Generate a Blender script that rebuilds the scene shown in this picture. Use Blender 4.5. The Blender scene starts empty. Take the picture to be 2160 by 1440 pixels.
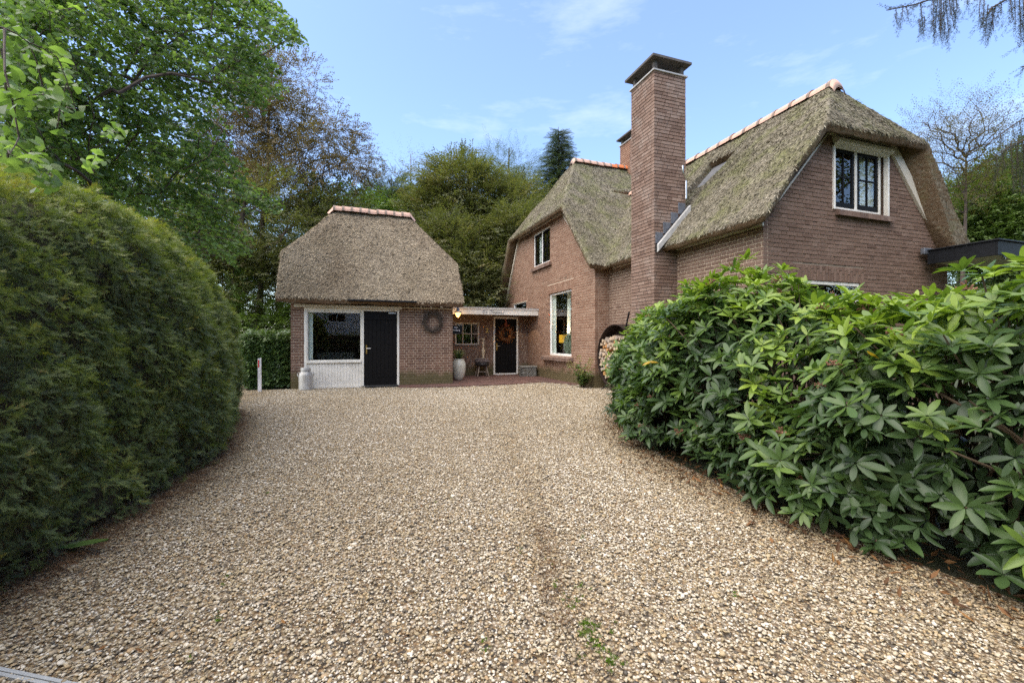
import bpy, bmesh, math, random
import numpy as np
from mathutils import Vector, Matrix, Euler
random.seed(7); RNG = np.random.default_rng(11)
PI = math.pi
# ---------------------------------------------------------------- camera, sky, sun, exposure
scene = bpy.context.scene
COL = scene.collection
CAM_H = 1.3
FPX = 925.0                                   # focal length in pixels of a 2160 wide picture
TH = math.atan(319 / 925.0); CT, ST = math.cos(TH), math.sin(TH)
cam_d = bpy.data.cameras.new('camera'); cam = bpy.data.objects.new('camera', cam_d); COL.objects.link(cam)
cam.location = (0, 0, CAM_H); cam.rotation_euler = (PI / 2, 0, -TH)
cam_d.sensor_width = 36; cam_d.lens = 36 * FPX / 2160; cam_d.clip_start = .05; cam_d.clip_end = 2000
scene.camera = cam

SUN_EL, SUN_AZ = math.radians(60), math.radians(-104)      # azimuth from +Y towards +X
sun_dir = Vector((math.sin(SUN_AZ) * math.cos(SUN_EL), math.cos(SUN_AZ) * math.cos(SUN_EL), math.sin(SUN_EL)))
sd = bpy.data.lights.new('sun', 'SUN'); sd.energy = 1.5; sd.angle = math.radians(100); sd.color = (1, .89, .72)
sun = bpy.data.objects.new('sun', sd); COL.objects.link(sun)
sun.rotation_euler = sun_dir.to_track_quat('Z', 'Y').to_euler(); sun.location = (0, 0, 40)

world = bpy.data.worlds.new('World'); scene.world = world; world.use_nodes = True
def build_world():
    nt = world.node_tree; N = nt.nodes; L = nt.links; N.clear()
    out = N.new('ShaderNodeOutputWorld'); bg = N.new('ShaderNodeBackground')
    sky = N.new('ShaderNodeTexSky'); sky.sky_type = 'NISHITA'; sky.sun_disc = False
    sky.sun_elevation = SUN_EL; sky.sun_rotation = SUN_AZ; sky.air_density = 1.0; sky.dust_density = 1.3; sky.ozone_density = 1.5
    tc = N.new('ShaderNodeTexCoord'); mp = N.new('ShaderNodeMapping'); mp.inputs['Scale'].default_value = (1.9, 1.9, 7.0); mp.inputs['Location'].default_value = (3.1, 1.7, .4)
    nz = N.new('ShaderNodeTexNoise'); nz.inputs['Scale'].default_value = 1.7; nz.inputs['Detail'].default_value = 7; nz.inputs['Roughness'].default_value = .62
    L.new(tc.outputs['Generated'], mp.inputs[0]); L.new(mp.outputs[0], nz.inputs['Vector'])
    rp = N.new('ShaderNodeValToRGB'); rp.color_ramp.elements[0].position = .54; rp.color_ramp.elements[0].color = (.045,) * 3 + (1,)
    rp.color_ramp.elements[1].position = .84; rp.color_ramp.elements[1].color = (.22,) * 3 + (1,)
    L.new(nz.outputs['Fac'], rp.inputs[0])
    mx = N.new('ShaderNodeMixRGB'); mx.inputs[2].default_value = (7.0, 6.9, 6.7, 1)
    hs = N.new('ShaderNodeHueSaturation'); hs.inputs['Saturation'].default_value = 1.17; hs.inputs['Hue'].default_value = .506; L.new(sky.outputs[0], hs.inputs['Color'])
    L.new(hs.outputs[0], mx.inputs[1]); L.new(rp.outputs[0], mx.inputs[0])
    L.new(mx.outputs[0], bg.inputs[0]); bg.inputs[1].default_value = .088
    L.new(bg.outputs[0], out.inputs[0])
build_world()
scene.view_settings.view_transform = 'Standard'; scene.view_settings.look = 'None'
scene.view_settings.exposure = 2.15; scene.view_settings.gamma = 1; scene.view_settings.use_curve_mapping = False
scene.cycles.max_bounces = 8; scene.cycles.transparent_max_bounces = 16
scene.cycles.use_denoising = False; scene.cycles.sample_clamp_indirect = 1.5

# ---------------------------------------------------------------- helpers
def ray(px, py):
    X = (px - 1080) / FPX
    return np.array([X * CT + ST, -X * ST + CT, (720 - py) / FPX])
def at(px, py, D): return np.array([0, 0, CAM_H]) + ray(px, py) * D      # a point D metres ahead
def project(p):
    X = p[0] * CT - p[1] * ST; Y = p[0] * ST + p[1] * CT
    return 1080 + FPX * X / Y, 720 - FPX * (p[2] - CAM_H) / Y

def tag(o, label=None, cat=None, group=None, kind=None):
    if label: o['label'] = label
    if cat: o['category'] = cat
    if group: o['group'] = group
    if kind: o['kind'] = kind
    return o
def link(name, data, parent=None, loc=None, rot=None):
    o = bpy.data.objects.new(name, data); COL.objects.link(o)
    if parent is not None: o.parent = parent
    if loc is not None: o.location = loc
    if rot is not None: o.rotation_euler = rot
    return o
def thing(name, label, cat, loc=(0, 0, 0), rotz=0, group=None):
    o = link(name, None, None, loc, (0, 0, rotz)); o.empty_display_size = .1
    return tag(o, label, cat, group)
def mesh(name, V, F, mat=None, smooth=False, tint=None, uv=None):
    me = bpy.data.meshes.new(name)
    me.from_pydata([tuple(v) for v in V] if not isinstance(V, np.ndarray) else V.tolist(), [], F)
    if mat is not None:
        for m in (mat if isinstance(mat, (list, tuple)) else [mat]): me.materials.append(m)
    if smooth: me.polygons.foreach_set('use_smooth', np.ones(len(me.polygons), dtype=bool))
    if tint is not None:
        a = me.attributes.new('tint', 'FLOAT', 'FACE'); a.data.foreach_set('value', np.asarray(tint, dtype=np.float32))
    me.update(); return me
def quadmesh(name, V, Q, mat, smooth=False, tint=None):
    """fast path: V (n,3), Q (m,4) numpy"""
    me = bpy.data.meshes.new(name); V = np.asarray(V, np.float32); Q = np.asarray(Q, np.int32)
    me.vertices.add(len(V)); me.vertices.foreach_set('co', V.ravel())
    k = Q.shape[1]
    me.loops.add(Q.size); me.loops.foreach_set('vertex_index', Q.ravel())
    me.polygons.add(len(Q)); me.polygons.foreach_set('loop_start', np.arange(0, Q.size, k, dtype=np.int32))
    me.polygons.foreach_set('loop_total', np.full(len(Q), k, np.int32))
    if mat is not None: me.materials.append(mat)
    if smooth: me.polygons.foreach_set('use_smooth', np.ones(len(Q), dtype=bool))
    if tint is not None:
        a = me.attributes.new('tint', 'FLOAT', 'FACE'); a.data.foreach_set('value', np.asarray(tint, np.float32))
    me.update(calc_edges=True); me.validate(); return me
class MB:
    def __init__(s): s.V = []; s.F = []; s.T = []; s.M = []
    def add(s, V, F, t=.5, m=0):
        k = len(s.V); s.V += [tuple(v) for v in V]; s.F += [tuple(i + k for i in f) for f in F]; s.T += [t] * len(F); s.M += [m] * len(F); return s
    def box(s, a, b, t=.5, m=0, bev=0):
        x0, y0, z0 = a; x1, y1, z1 = b
        if bev > 0:
            bm = bmesh.new(); bmesh.ops.create_cube(bm, size=1)
            for v in bm.verts: v.co = Vector(((x0 + x1) / 2 + v.co.x * (x1 - x0), (y0 + y1) / 2 + v.co.y * (y1 - y0), (z0 + z1) / 2 + v.co.z * (z1 - z0)))
            bmesh.ops.bevel(bm, geom=bm.edges[:], offset=bev, segments=1, affect='EDGES')
            bm.verts.index_update()
            s.add([v.co[:] for v in bm.verts], [[v.index for v in f.verts] for f in bm.faces], t, m); bm.free(); return s
        return s.add([(x0, y0, z0), (x1, y0, z0), (x1, y1, z0), (x0, y1, z0), (x0, y0, z1), (x1, y0, z1), (x1, y1, z1), (x0, y1, z1)],
                     [(0, 3, 2, 1), (4, 5, 6, 7), (0, 1, 5, 4), (1, 2, 6, 5), (2, 3, 7, 6), (3, 0, 4, 7)], t, m)
    def tube(s, pts, r, n=6, t=.5, m=0, cap=True):
        pts = [Vector(p) for p in pts]; rs = r if isinstance(r, (list, tuple, np.ndarray)) else [r] * len(pts)
        V = []; F = []; up = Vector((0, 0, 1))
        for i, p in enumerate(pts):
            d = (pts[min(i + 1, len(pts) - 1)] - pts[max(i - 1, 0)])
            d = d.normalized() if d.length > 1e-9 else Vector((0, 0, 1))
            a = d.cross(up if abs(d.z) < .95 else Vector((1, 0, 0))).normalized(); b = d.cross(a)
            for j in range(n):
                w = 2 * PI * j / n; V.append(p + (a * math.cos(w) + b * math.sin(w)) * rs[i])
        for i in range(len(pts) - 1):
            for j in range(n):
                k = (j + 1) % n; F.append((i * n + j, i * n + k, (i + 1) * n + k, (i + 1) * n + j))
        if cap: F.append(tuple(range(n))[::-1]); F.append(tuple((len(pts) - 1) * n + j for j in range(n)))
        return s.add(V, F, t, m)
    def lathe(s, prof, c=(0, 0, 0), n=24, t=.5, m=0, cap=True):
        V = []; F = []
        for r, z in prof:
            for j in range(n): w = 2 * PI * j / n; V.append((c[0] + r * math.cos(w), c[1] + r * math.sin(w), c[2] + z))
        for i in range(len(prof) - 1):
            for j in range(n):
                k = (j + 1) % n; F.append((i * n + j, i * n + k, (i + 1) * n + k, (i + 1) * n + j))
        if prof[0] != prof[-1]: F.append(tuple(range(n))[::-1]); F.append(tuple((len(prof) - 1) * n + j for j in range(n)))
        return s.add(V, F, t, m)
    def prism(s, poly, z0, z1, t=.5, m=0):
        n = len(poly); V = [(x, y, z0) for x, y in poly] + [(x, y, z1) for x, y in poly]
        F = [tuple(range(n))[::-1], tuple(range(n, 2 * n))] + [(i, (i + 1) % n, n + (i + 1) % n, n + i) for i in range(n)]
        return s.add(V, F, t, m)
    def build(s, name, mat, parent=None, smooth=False, loc=None):
        me = mesh(name, s.V, s.F, mat, smooth, s.T)
        if isinstance(mat, (list, tuple)): me.polygons.foreach_set('material_index', s.M)
        return link(name, me, parent, loc)
def to_mesh(name, cu, mat, parent=None, loc=None, rot=None):
    t = bpy.data.objects.new(name, cu); COL.objects.link(t); dg = bpy.context.evaluated_depsgraph_get(); dg.update()
    me = bpy.data.meshes.new_from_object(t.evaluated_get(dg)); bpy.data.objects.remove(t); me.materials.clear(); me.materials.append(mat)
    return link(name, me, parent, loc, rot)
def smooth_auto(o, ang=40):
    me = o.data
    bm = bmesh.new(); bm.from_mesh(me)
    for f in bm.faces: f.smooth = True
    for e in bm.edges: e.smooth = not (len(e.link_faces) == 2 and e.calc_face_angle(0) > math.radians(ang))
    bm.to_mesh(me); bm.free(); return o

# ---------------------------------------------------------------- materials
def new_mat(name):
    m = bpy.data.materials.new(name); m.use_nodes = True; nt = m.node_tree
    return m, nt, nt.nodes['Principled BSDF'], nt.nodes['Material Output']
def noise(nt, scale, detail=4, rough=.6, vec=None, dist=0):
    n = nt.nodes.new('ShaderNodeTexNoise'); n.inputs['Scale'].default_value = scale; n.inputs['Detail'].default_value = detail
    n.inputs['Roughness'].default_value = rough; n.inputs['Distortion'].default_value = dist
    if vec is not None: nt.links.new(vec, n.inputs['Vector'])
    return n.outputs['Fac']
def wpos(nt): return nt.nodes.new('ShaderNodeNewGeometry').outputs['Position']
def ramp(nt, fac, stops, interp='LINEAR'):
    r = nt.nodes.new('ShaderNodeValToRGB'); e = r.color_ramp.elements; r.color_ramp.interpolation = interp
    while len(e) > 2: e.remove(e[-1])
    for i, (p, c) in enumerate(stops):
        if i >= len(e): e.new(p)
        e[i].position = p; e[i].color = (*c, 1) if len(c) == 3 else c
    nt.links.new(fac, r.inputs[0]); return r.outputs[0]
def mixc(nt, fac, a, b, mode='MIX'):
    n = nt.nodes.new('ShaderNodeMixRGB'); n.blend_type = mode
    for k, v in ((0, fac), (1, a), (2, b)):
        if hasattr(v, 'is_output'): nt.links.new(v, n.inputs[k])
        else: n.inputs[k].default_value = v if k == 0 else ((*v, 1) if len(v) == 3 else v)
    return n.outputs[0]
def attr(nt, name='tint', typ='GEOMETRY'):
    a = nt.nodes.new('ShaderNodeAttribute'); a.attribute_name = name; a.attribute_type = typ; return a.outputs['Fac']
def math_(nt, op, a, b=None, clamp=False):
    n = nt.nodes.new('ShaderNodeMath'); n.operation = op; n.use_clamp = clamp
    for k, v in ((0, a), (1, b)):
        if v is None: continue
        if hasattr(v, 'is_output'): nt.links.new(v, n.inputs[k])
        else: n.inputs[k].default_value = v
    return n.outputs[0]
def bump(nt, h, s=.3, d=.02):
    b = nt.nodes.new('ShaderNodeBump'); b.inputs['Strength'].default_value = s; b.inputs['Distance'].default_value = d
    nt.links.new(h, b.inputs['Height']); return b.outputs[0]
def simple(name, c, rough=.6, var=.15, scale=9, metal=0, spec=.5, bmp=.0, dirt=None):
    m, nt, p, o = new_mat(name); pos = wpos(nt)
    n = noise(nt, scale, 5, .65, pos)
    lo = tuple(x * (1 - var) for x in c); hi = tuple(min(1, x * (1 + var)) for x in c)
    col = ramp(nt, n, [(.3, lo), (.7, hi)])
    if dirt:
        d = ramp(nt, noise(nt, scale * .35, 6, .7, pos), [(.5, (0, 0, 0)), (.72, (1, 1, 1))])
        col = mixc(nt, math_(nt, 'MULTIPLY', d, .6), col, dirt)
    nt.links.new(col, p.inputs['Base Color']); p.inputs['Roughness'].default_value = rough; p.inputs['Metallic'].default_value = metal
    p.inputs['Specular IOR Level'].default_value = spec
    if bmp: nt.links.new(bump(nt, noise(nt, scale * 6, 4, .6, pos), bmp, .01), p.inputs['Normal'])
    return m
def brick_mat(name, lo, mid, hi, moss=True, grime=.35, pale=0):
    m, nt, p, o = new_mat(name); pos = wpos(nt)
    t = attr(nt); col = ramp(nt, t, [(0, lo), (.45, mid), (1, hi)])
    col = mixc(nt, .55, col, ramp(nt, noise(nt, 38, 5, .7, pos), [(.25, (.45, .43, .42)), (.75, (1.25, 1.22, 1.2))]), 'MULTIPLY')
    g = ramp(nt, noise(nt, 1.3, 6, .65, pos), [(.42, (0, 0, 0)), (.75, (1, 1, 1))])
    col = mixc(nt, math_(nt, 'MULTIPLY', g, grime), col, (.075, .06, .05))
    if pale:
        g2 = ramp(nt, noise(nt, 2.1, 6, .7, pos), [(.5, (0, 0, 0)), (.7, (1, 1, 1))])
        col = mixc(nt, math_(nt, 'MULTIPLY', g2, pale), col, (.40, .36, .32))
    if moss:
        sx = nt.nodes.new('ShaderNodeSeparateXYZ'); nt.links.new(pos, sx.inputs[0])
        h = math_(nt, 'ADD', sx.outputs['Z'], math_(nt, 'MULTIPLY', noise(nt, 3.5, 5, .6, pos), -.55))
        f = ramp(nt, h, [(.0, (1, 1, 1)), (.22, (0, 0, 0))])
        col = mixc(nt, math_(nt, 'MULTIPLY', f, .75), col, (.085, .082, .03))
    nt.links.new(col, p.inputs['Base Color']); p.inputs['Roughness'].default_value = .88; p.inputs['Specular IOR Level'].default_value = .25
    nt.links.new(bump(nt, noise(nt, 120, 4, .7, pos), .35, .006), p.inputs['Normal'])
    return m
def leaf_mat(name, stops, rough=.45, trans=.3, typ='INSTANCER', spec=.4, tr_col=None, sat=None):
    m, nt, p, o = new_mat(name)
    t = attr(nt, 'tint', typ); pos = wpos(nt)
    if typ == 'INSTANCER':
        t2 = attr(nt, 'lt', 'GEOMETRY'); t = math_(nt, 'ADD', math_(nt, 'MULTIPLY', t, .7), math_(nt, 'MULTIPLY', t2, .3))
    col = ramp(nt, t, stops)
    col = mixc(nt, .5, col, ramp(nt, noise(nt, 14, 3, .6, pos), [(.3, (.75, .75, .75)), (.7, (1.2, 1.2, 1.2))]), 'MULTIPLY')
    nt.links.new(col, p.inputs['Base Color']); p.inputs['Roughness'].default_value = rough; p.inputs['Specular IOR Level'].default_value = spec
    tr = nt.nodes.new('ShaderNodeBsdfTranslucent'); tc = mixc(nt, 1, col, (1.5, 1.7, .7), 'MULTIPLY'); nt.links.new(tc, tr.inputs[0])
    mx = nt.nodes.new('ShaderNodeMixShader'); mx.inputs[0].default_value = trans
    nt.links.new(p.outputs[0], mx.inputs[1]); nt.links.new(tr.outputs[0], mx.inputs[2]); nt.links.new(mx.outputs[0], o.inputs[0])
    return m
def glass_mat(name='window_glass', tint=(.92, .95, .94), k=1.7):
    m, nt, p, o = new_mat(name); nt.nodes.remove(p)
    fr = nt.nodes.new('ShaderNodeFresnel'); fr.inputs[0].default_value = 1.5
    g = nt.nodes.new('ShaderNodeBsdfGlossy'); g.inputs['Roughness'].default_value = .008; g.inputs[0].default_value = (1, 1, 1, 1)
    t = nt.nodes.new('ShaderNodeBsdfTransparent'); t.inputs[0].default_value = (*tint, 1)
    mx = nt.nodes.new('ShaderNodeMixShader'); bf = math_(nt, 'SUBTRACT', 1, nt.nodes.new('ShaderNodeNewGeometry').outputs['Backfacing']); nt.links.new(math_(nt, 'MULTIPLY', math_(nt, 'MULTIPLY', fr.outputs[0], bf), k, True), mx.inputs[0])
    nt.links.new(t.outputs[0], mx.inputs[1]); nt.links.new(g.outputs[0], mx.inputs[2]); nt.links.new(mx.outputs[0], o.inputs[0])
    return m
def emit_mat(name, c, s):
    m, nt, p, o = new_mat(name); m.cycles.emission_sampling = 'NONE'; p.inputs['Base Color'].default_value = (*c, 1); p.inputs['Emission Color'].default_value = (*c, 1); p.inputs['Emission Strength'].default_value = s
    return m
M = {}
M['brick_annex'] = brick_mat('brick_annex', (.125, .068, .047), (.185, .107, .074), (.245, .152, .108))
M['brick_gable'] = brick_mat('brick_gable', (.20, .108, .070), (.275, .158, .104), (.345, .225, .158), grime=.15)
M['brick_wing'] = brick_mat('brick_wing', (.142, .088, .064), (.205, .132, .096), (.265, .18, .136), moss=False, grime=.15)
M['brick_stack'] = brick_mat('brick_stack', (.14, .088, .066), (.23, .152, .114), (.32, .232, .182), moss=False, grime=.22, pale=.3)
M['mortar'] = brick_mat('mortar', (.50, .40, .29), (.58, .47, .345), (.62, .51, .39), grime=.15)
M['mortar_wing'] = brick_mat('mortar_wing', (.25, .20, .15), (.28, .225, .168), (.31, .255, .195), moss=False, grime=.2)
M['mortar_dark'] = brick_mat('mortar_dark', (.045, .035, .03), (.06, .048, .04), (.08, .065, .055), moss=False)
M['cream'] = simple('cream_paint', (.78, .74, .65), .42, .05, 5, dirt=(.45, .42, .33))
M['cream2'] = simple('cream_trim', (.62, .56, .45), .5, .06, 5, dirt=(.38, .34, .25))
M['white'] = simple('white_paint', (.80, .79, .75), .35, .03, 4)
M['black'] = simple('black_paint', (.0075, .0068, .0065), .5, .3, 20, spec=.13)
M['black2'] = simple('black_timber', (.010, .011, .013), .5, .3, 12, spec=.2)
M['rust'] = simple('rusted_steel', (.035, .022, .018), .6, .4, 16, metal=.4)
M['lead'] = simple('lead_sheet', (.16, .17, .19), .5, .3, 14, metal=.5, dirt=(.07, .07, .08))
M['leadpale'] = simple('pale_zinc', (.38, .37, .345), .5, .2, 10)
M['concrete'] = simple('weathered_concrete', (.085, .075, .066), .85, .3, 14, dirt=(.04, .037, .035), bmp=.3)
M['tile'] = simple('clay_ridge_tile', (.54, .33, .24), .65, .16, 7, dirt=(.42, .34, .28))
M['tilemoss'] = simple('orange_ridge_tile', (.62, .17, .05), .6, .1, 8)
M['band'] = simple('ridge_mortar', (.21, .155, .12), .8, .25, 16)
M['brass'] = simple('brass', (.55, .38, .12), .3, .1, 20, metal=1)
M['steel'] = simple('brushed_steel', (.55, .55, .53), .3, .1, 15, metal=1)
M['can'] = simple('dull_aluminium', (.46, .45, .42), .55, .16, 9, metal=.4, dirt=(.33, .29, .22), bmp=.15)
M['pot'] = simple('glazed_pot', (.66, .64, .52), .2, .07, 6, dirt=(.40, .37, .28))
M['oak'] = simple('weathered_wood', (.24, .19, .14), .75, .25, 12, bmp=.3)
M['woodpale'] = simple('turned_pale_wood', (.45, .37, .25), .6, .12, 10)
M['seat'] = simple('dark_leather', (.03, .025, .022), .6, .3, 14)
M['wicker'] = simple('grey_wicker', (.20, .19, .16), .85, .35, 26, bmp=.5)
M['glass'] = glass_mat()
M['glass_dark'] = glass_mat('porch_glass', (.6, .65, .66), 2.2)
M['curtain'] = simple('sheer_curtain', (.78, .80, .74), .8, .04, 6)
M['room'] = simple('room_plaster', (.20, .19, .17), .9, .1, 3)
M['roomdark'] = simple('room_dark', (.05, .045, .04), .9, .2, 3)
M['lampshade'] = simple('mustard_fabric', (.62, .33, .02), .8, .06, 10); M['lampshade'].node_tree.nodes['Principled BSDF'].inputs['Emission Color'].default_value = (.75, .36, .02, 1); M['lampshade'].node_tree.nodes['Principled BSDF'].inputs['Emission Strength'].default_value = .12  # faint glow added to the fabric so the lamp reads as lit
M['bark'] = simple('tree_bark', (.075, .055, .042), .9, .35, 9, bmp=.6)
M['barkpale'] = simple('pale_bark', (.20, .18, .16), .9, .35, 9, bmp=.4)
M['stem'] = simple('shrub_stem', (.10, .07, .042), .85, .3, 14)
M['dried'] = simple('dried_flower', (.15, .07, .04), .9, .45, 40)
M['gold'] = simple('gold_number', (.78, .55, .14), .4, .05, 10)
M['ink'] = simple('dark_lettering', (.03, .028, .03), .6, .1, 10)
M['signwhite'] = simple('white_lettering', (.75, .75, .74), .6, .03, 10)
M['red'] = simple('red_reflector', (.55, .02, .02), .3, .05, 10)
M['rubber'] = simple('door_mat', (.02, .02, .02), .95, .3, 60, bmp=.5)
M['soffit'] = simple('cream_soffit', (.50, .48, .36), .6, .06, 4)
M['amber'] = emit_mat('glowing_amber_glass', (1, .52, .14), 1.1)
M['down'] = emit_mat('lit_downlight', (1, .8, .5), 2.2)
M['log_end'] = simple('split_log_wood', (.50, .36, .22), .85, .3, 18, dirt=(.33, .17, .08), bmp=.4)
M['render_white'] = simple('white_render', (.78, .78, .77), .8, .05, 2)
M['slate'] = simple('grey_roof', (.10, .10, .10), .8, .2, 6)

def thatch_mat(name, lo, mid, hi, mossy, top, moss=0):
    m, nt, p, o = new_mat(name); pos = wpos(nt)
    col = ramp(nt, attr(nt), [(0, lo), (.5, mid), (1, hi)])
    col = mixc(nt, .6, col, ramp(nt, noise(nt, 30, 5, .75, pos), [(.25, (.35, .35, .35)), (.75, (1.3, 1.3, 1.3))]), 'MULTIPLY')
    g = ramp(nt, noise(nt, .9, 6, .62, pos), [(.42, (0, 0, 0)), (.62, (1, 1, 1))])
    col = mixc(nt, math_(nt, 'MULTIPLY', g, mossy[1]), col, mossy[0], 'MULTIPLY')
    g2 = ramp(nt, noise(nt, .55, 5, .6, pos, .6), [(.45, (0, 0, 0)), (.68, (1, 1, 1))])
    col = mixc(nt, math_(nt, 'MULTIPLY', g2, top[1]), col, top[0], 'MULTIPLY')
    if moss:
        gm = ramp(nt, noise(nt, 1.7, 6, .66, pos), [(.46, (0, 0, 0)), (.66, (1, 1, 1))]); col = mixc(nt, math_(nt, 'MULTIPLY', gm, moss), col, (.17, .185, .06))
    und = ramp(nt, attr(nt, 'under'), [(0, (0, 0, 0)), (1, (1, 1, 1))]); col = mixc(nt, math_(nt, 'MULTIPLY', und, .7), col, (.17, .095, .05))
    nt.links.new(col, p.inputs['Base Color']); p.inputs['Roughness'].default_value = .95; p.inputs['Specular IOR Level'].default_value = .1
    nt.links.new(bump(nt, noise(nt, 55, 5, .7, pos), .8, .03), p.inputs['Normal'])
    return m
M['thatch_a'] = thatch_mat('annex_thatch', (.15, .118, .085), (.46, .38, .262), (.74, .63, .46), ((.75, .72, .66), .5), ((.66, .61, .58), .55))
M['thatch_m'] = thatch_mat('house_thatch', (.12, .105, .072), (.36, .32, .245), (.63, .575, .455), ((.82, .83, .72), .5), ((.66, .64, .60), .5), .5)

# ---------------------------------------------------------------- scatter (geometry nodes, only for kind = stuff)
def eulers(R):
    ry = -np.arcsin(np.clip(R[:, 2, 0], -1, 1)); rx = np.arctan2(R[:, 2, 1], R[:, 2, 2]); rz = np.arctan2(R[:, 1, 0], R[:, 0, 0])
    return np.stack([rx, ry, rz], 1)
def unit(a): return a / np.maximum(np.linalg.norm(a, axis=-1, keepdims=True), 1e-9)
def frame(xdir, zref):
    """rotation matrices whose x axis is xdir and whose z axis is as near zref as it can be"""
    x = unit(xdir); y = unit(np.cross(zref, x)); z = np.cross(x, y)
    return np.stack([x, y, z], 2)
_protos = {}
def proto_obj(name, me):
    o = bpy.data.objects.new(name, me); _protos[name] = o; return o
def scatter(name, protos, P, R, S, tint=None, parent=None, pid=None):
    n = len(P); me = bpy.data.meshes.new(name)
    me.vertices.add(n); me.vertices.foreach_set('co', np.asarray(P, np.float32).ravel())
    def at_(nm, typ, key, val):
        a = me.attributes.new(nm, typ, 'POINT'); a.data.foreach_set(key, np.asarray(val).ravel())
    at_('rot', 'FLOAT_VECTOR', 'vector', eulers(R).astype(np.float32))
    at_('scl', 'FLOAT', 'value', np.broadcast_to(np.asarray(S, np.float32), (n,)).copy())
    at_('pid', 'INT', 'value', (RNG.integers(0, len(protos), n) if pid is None else pid).astype(np.int32))
    at_('tint', 'FLOAT', 'value', (RNG.random(n) if tint is None else tint).astype(np.float32))
    o = link(name, me, parent); tag(o, kind='stuff')
    g = bpy.data.node_groups.new('scatter_' + name, 'GeometryNodeTree')
    g.interface.new_socket('Geometry', in_out='INPUT', socket_type='NodeSocketGeometry'); g.interface.new_socket('Geometry', in_out='OUTPUT', socket_type='NodeSocketGeometry')
    N = g.nodes; L = g.links; gi = N.new('NodeGroupInput'); go = N.new('NodeGroupOutput')
    ip = N.new('GeometryNodeInstanceOnPoints'); jn = N.new('GeometryNodeJoinGeometry')
    for p in protos:
        oi = N.new('GeometryNodeObjectInfo'); oi.inputs['Object'].default_value = p; oi.inputs['As Instance'].default_value = False
        ti = N.new('GeometryNodeGeometryToInstance'); L.new(oi.outputs['Geometry'], ti.inputs[0]); L.new(ti.outputs[0], jn.inputs[0])
    def na(nm, dt):
        a = N.new('GeometryNodeInputNamedAttribute'); a.data_type = dt; a.inputs['Name'].default_value = nm; return a.outputs['Attribute']
    L.new(gi.outputs[0], ip.inputs['Points']); L.new(jn.outputs[0], ip.inputs['Instance']); ip.inputs['Pick Instance'].default_value = True
    L.new(na('pid', 'INT'), ip.inputs['Instance Index']); L.new(na('rot', 'FLOAT_VECTOR'), ip.inputs['Rotation']); L.new(na('scl', 'FLOAT'), ip.inputs['Scale'])
    L.new(ip.outputs[0], go.inputs[0])
    md = o.modifiers.new('scatter', 'NODES'); md.node_group = g
    return o
def leaf_cards(name, leaves, mat, bend=.0):
    """leaves: list of (base, dir, up, length, width): pointed leaves of four triangles folded at the midrib"""
    V = []; F = []; T = []
    for b, d, u, ln, w in leaves:
        b = np.array(b, float); d = unit(np.array(d, float)); u = np.array(u, float); s = unit(np.cross(d, u)); u = np.cross(s, d); k = len(V)
        m1 = b + d * ln * .45 - u * ln * bend * .3
        V += [b, m1 + s * w / 2 + u * w * .12, b + d * ln - u * ln * bend, m1 - s * w / 2 + u * w * .12, m1]
        F += [(k, k + 4, k + 1), (k + 4, k + 2, k + 1), (k, k + 3, k + 4), (k + 4, k + 3, k + 2)]; t = random.random(); T += [t] * 4
    me = mesh(name, V, F, mat)
    a = me.attributes.new('lt', 'FLOAT', 'FACE'); a.data.foreach_set('value', np.array(T, np.float32)); return me

_LAT = np.random.default_rng(5).random((32, 32, 32))
def vnoise(P):
    """smooth value noise, 0..1"""
    P = np.asarray(P, float); i = np.floor(P).astype(int); f = P - i; f = f * f * (3 - 2 * f); out = np.zeros(len(P))
    for a in (0, 1):
        for b_ in (0, 1):
            for c in (0, 1):
                w = (f[:, 0] if a else 1 - f[:, 0]) * (f[:, 1] if b_ else 1 - f[:, 1]) * (f[:, 2] if c else 1 - f[:, 2])
                out += w * _LAT[(i[:, 0] + a) % 32, (i[:, 1] + b_) % 32, (i[:, 2] + c) % 32]
    return out

# ---------------------------------------------------------------- ground, gravel, paving
PEB = [(0, (.065, .058, .048)), (.12, (.125, .108, .08)), (.26, (.225, .18, .12)), (.40, (.335, .27, .165)), (.52, (.415, .33, .19)), (.60, (.36, .25, .132)), (.68, (.41, .345, .232)), (.84, (.535, .47, .35)), (1, (.67, .62, .52))]
def gravel_sheet_mat():
    m, nt, p, o = new_mat('gravel_bed'); pos = wpos(nt)
    v = nt.nodes.new('ShaderNodeTexVoronoi'); v.inputs['Scale'].default_value = 58; nt.links.new(pos, v.inputs['Vector'])
    sp = nt.nodes.new('ShaderNodeSeparateXYZ'); nt.links.new(v.outputs['Color'], sp.inputs[0])
    col = ramp(nt, sp.outputs['X'], PEB)
    gap = ramp(nt, v.outputs['Distance'], [(.30, (1, 1, 1)), (.62, (.5, .43, .36))])
    col = mixc(nt, 1, col, gap, 'MULTIPLY')
    d = ramp(nt, noise(nt, .8, 5, .6, pos), [(.4, (1, 1, 1)), (.7, (.72, .66, .58))]); col = mixc(nt, 1, col, d, 'MULTIPLY')
    nt.links.new(col, p.inputs['Base Color']); p.inputs['Roughness'].default_value = .8
    inv = math_(nt, 'SUBTRACT', 1, v.outputs['Distance']); nt.links.new(bump(nt, inv, .8, .02), p.inputs['Normal'])
    return m
def soil_mat():
    m, nt, p, o = new_mat('forest_soil'); pos = wpos(nt)
    col = ramp(nt, noise(nt, 2.2, 7, .7, pos), [(.3, (.035, .028, .018)), (.5, (.05, .06, .02)), (.7, (.06, .085, .025))])
    nt.links.new(col, p.inputs['Base Color']); p.inputs['Roughness'].default_value = .95
    nt.links.new(bump(nt, noise(nt, 30, 5, .7, pos), .8, .05), p.inputs['Normal']); return m
M['gravelbed'] = gravel_sheet_mat(); M['soil'] = soil_mat()
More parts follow.
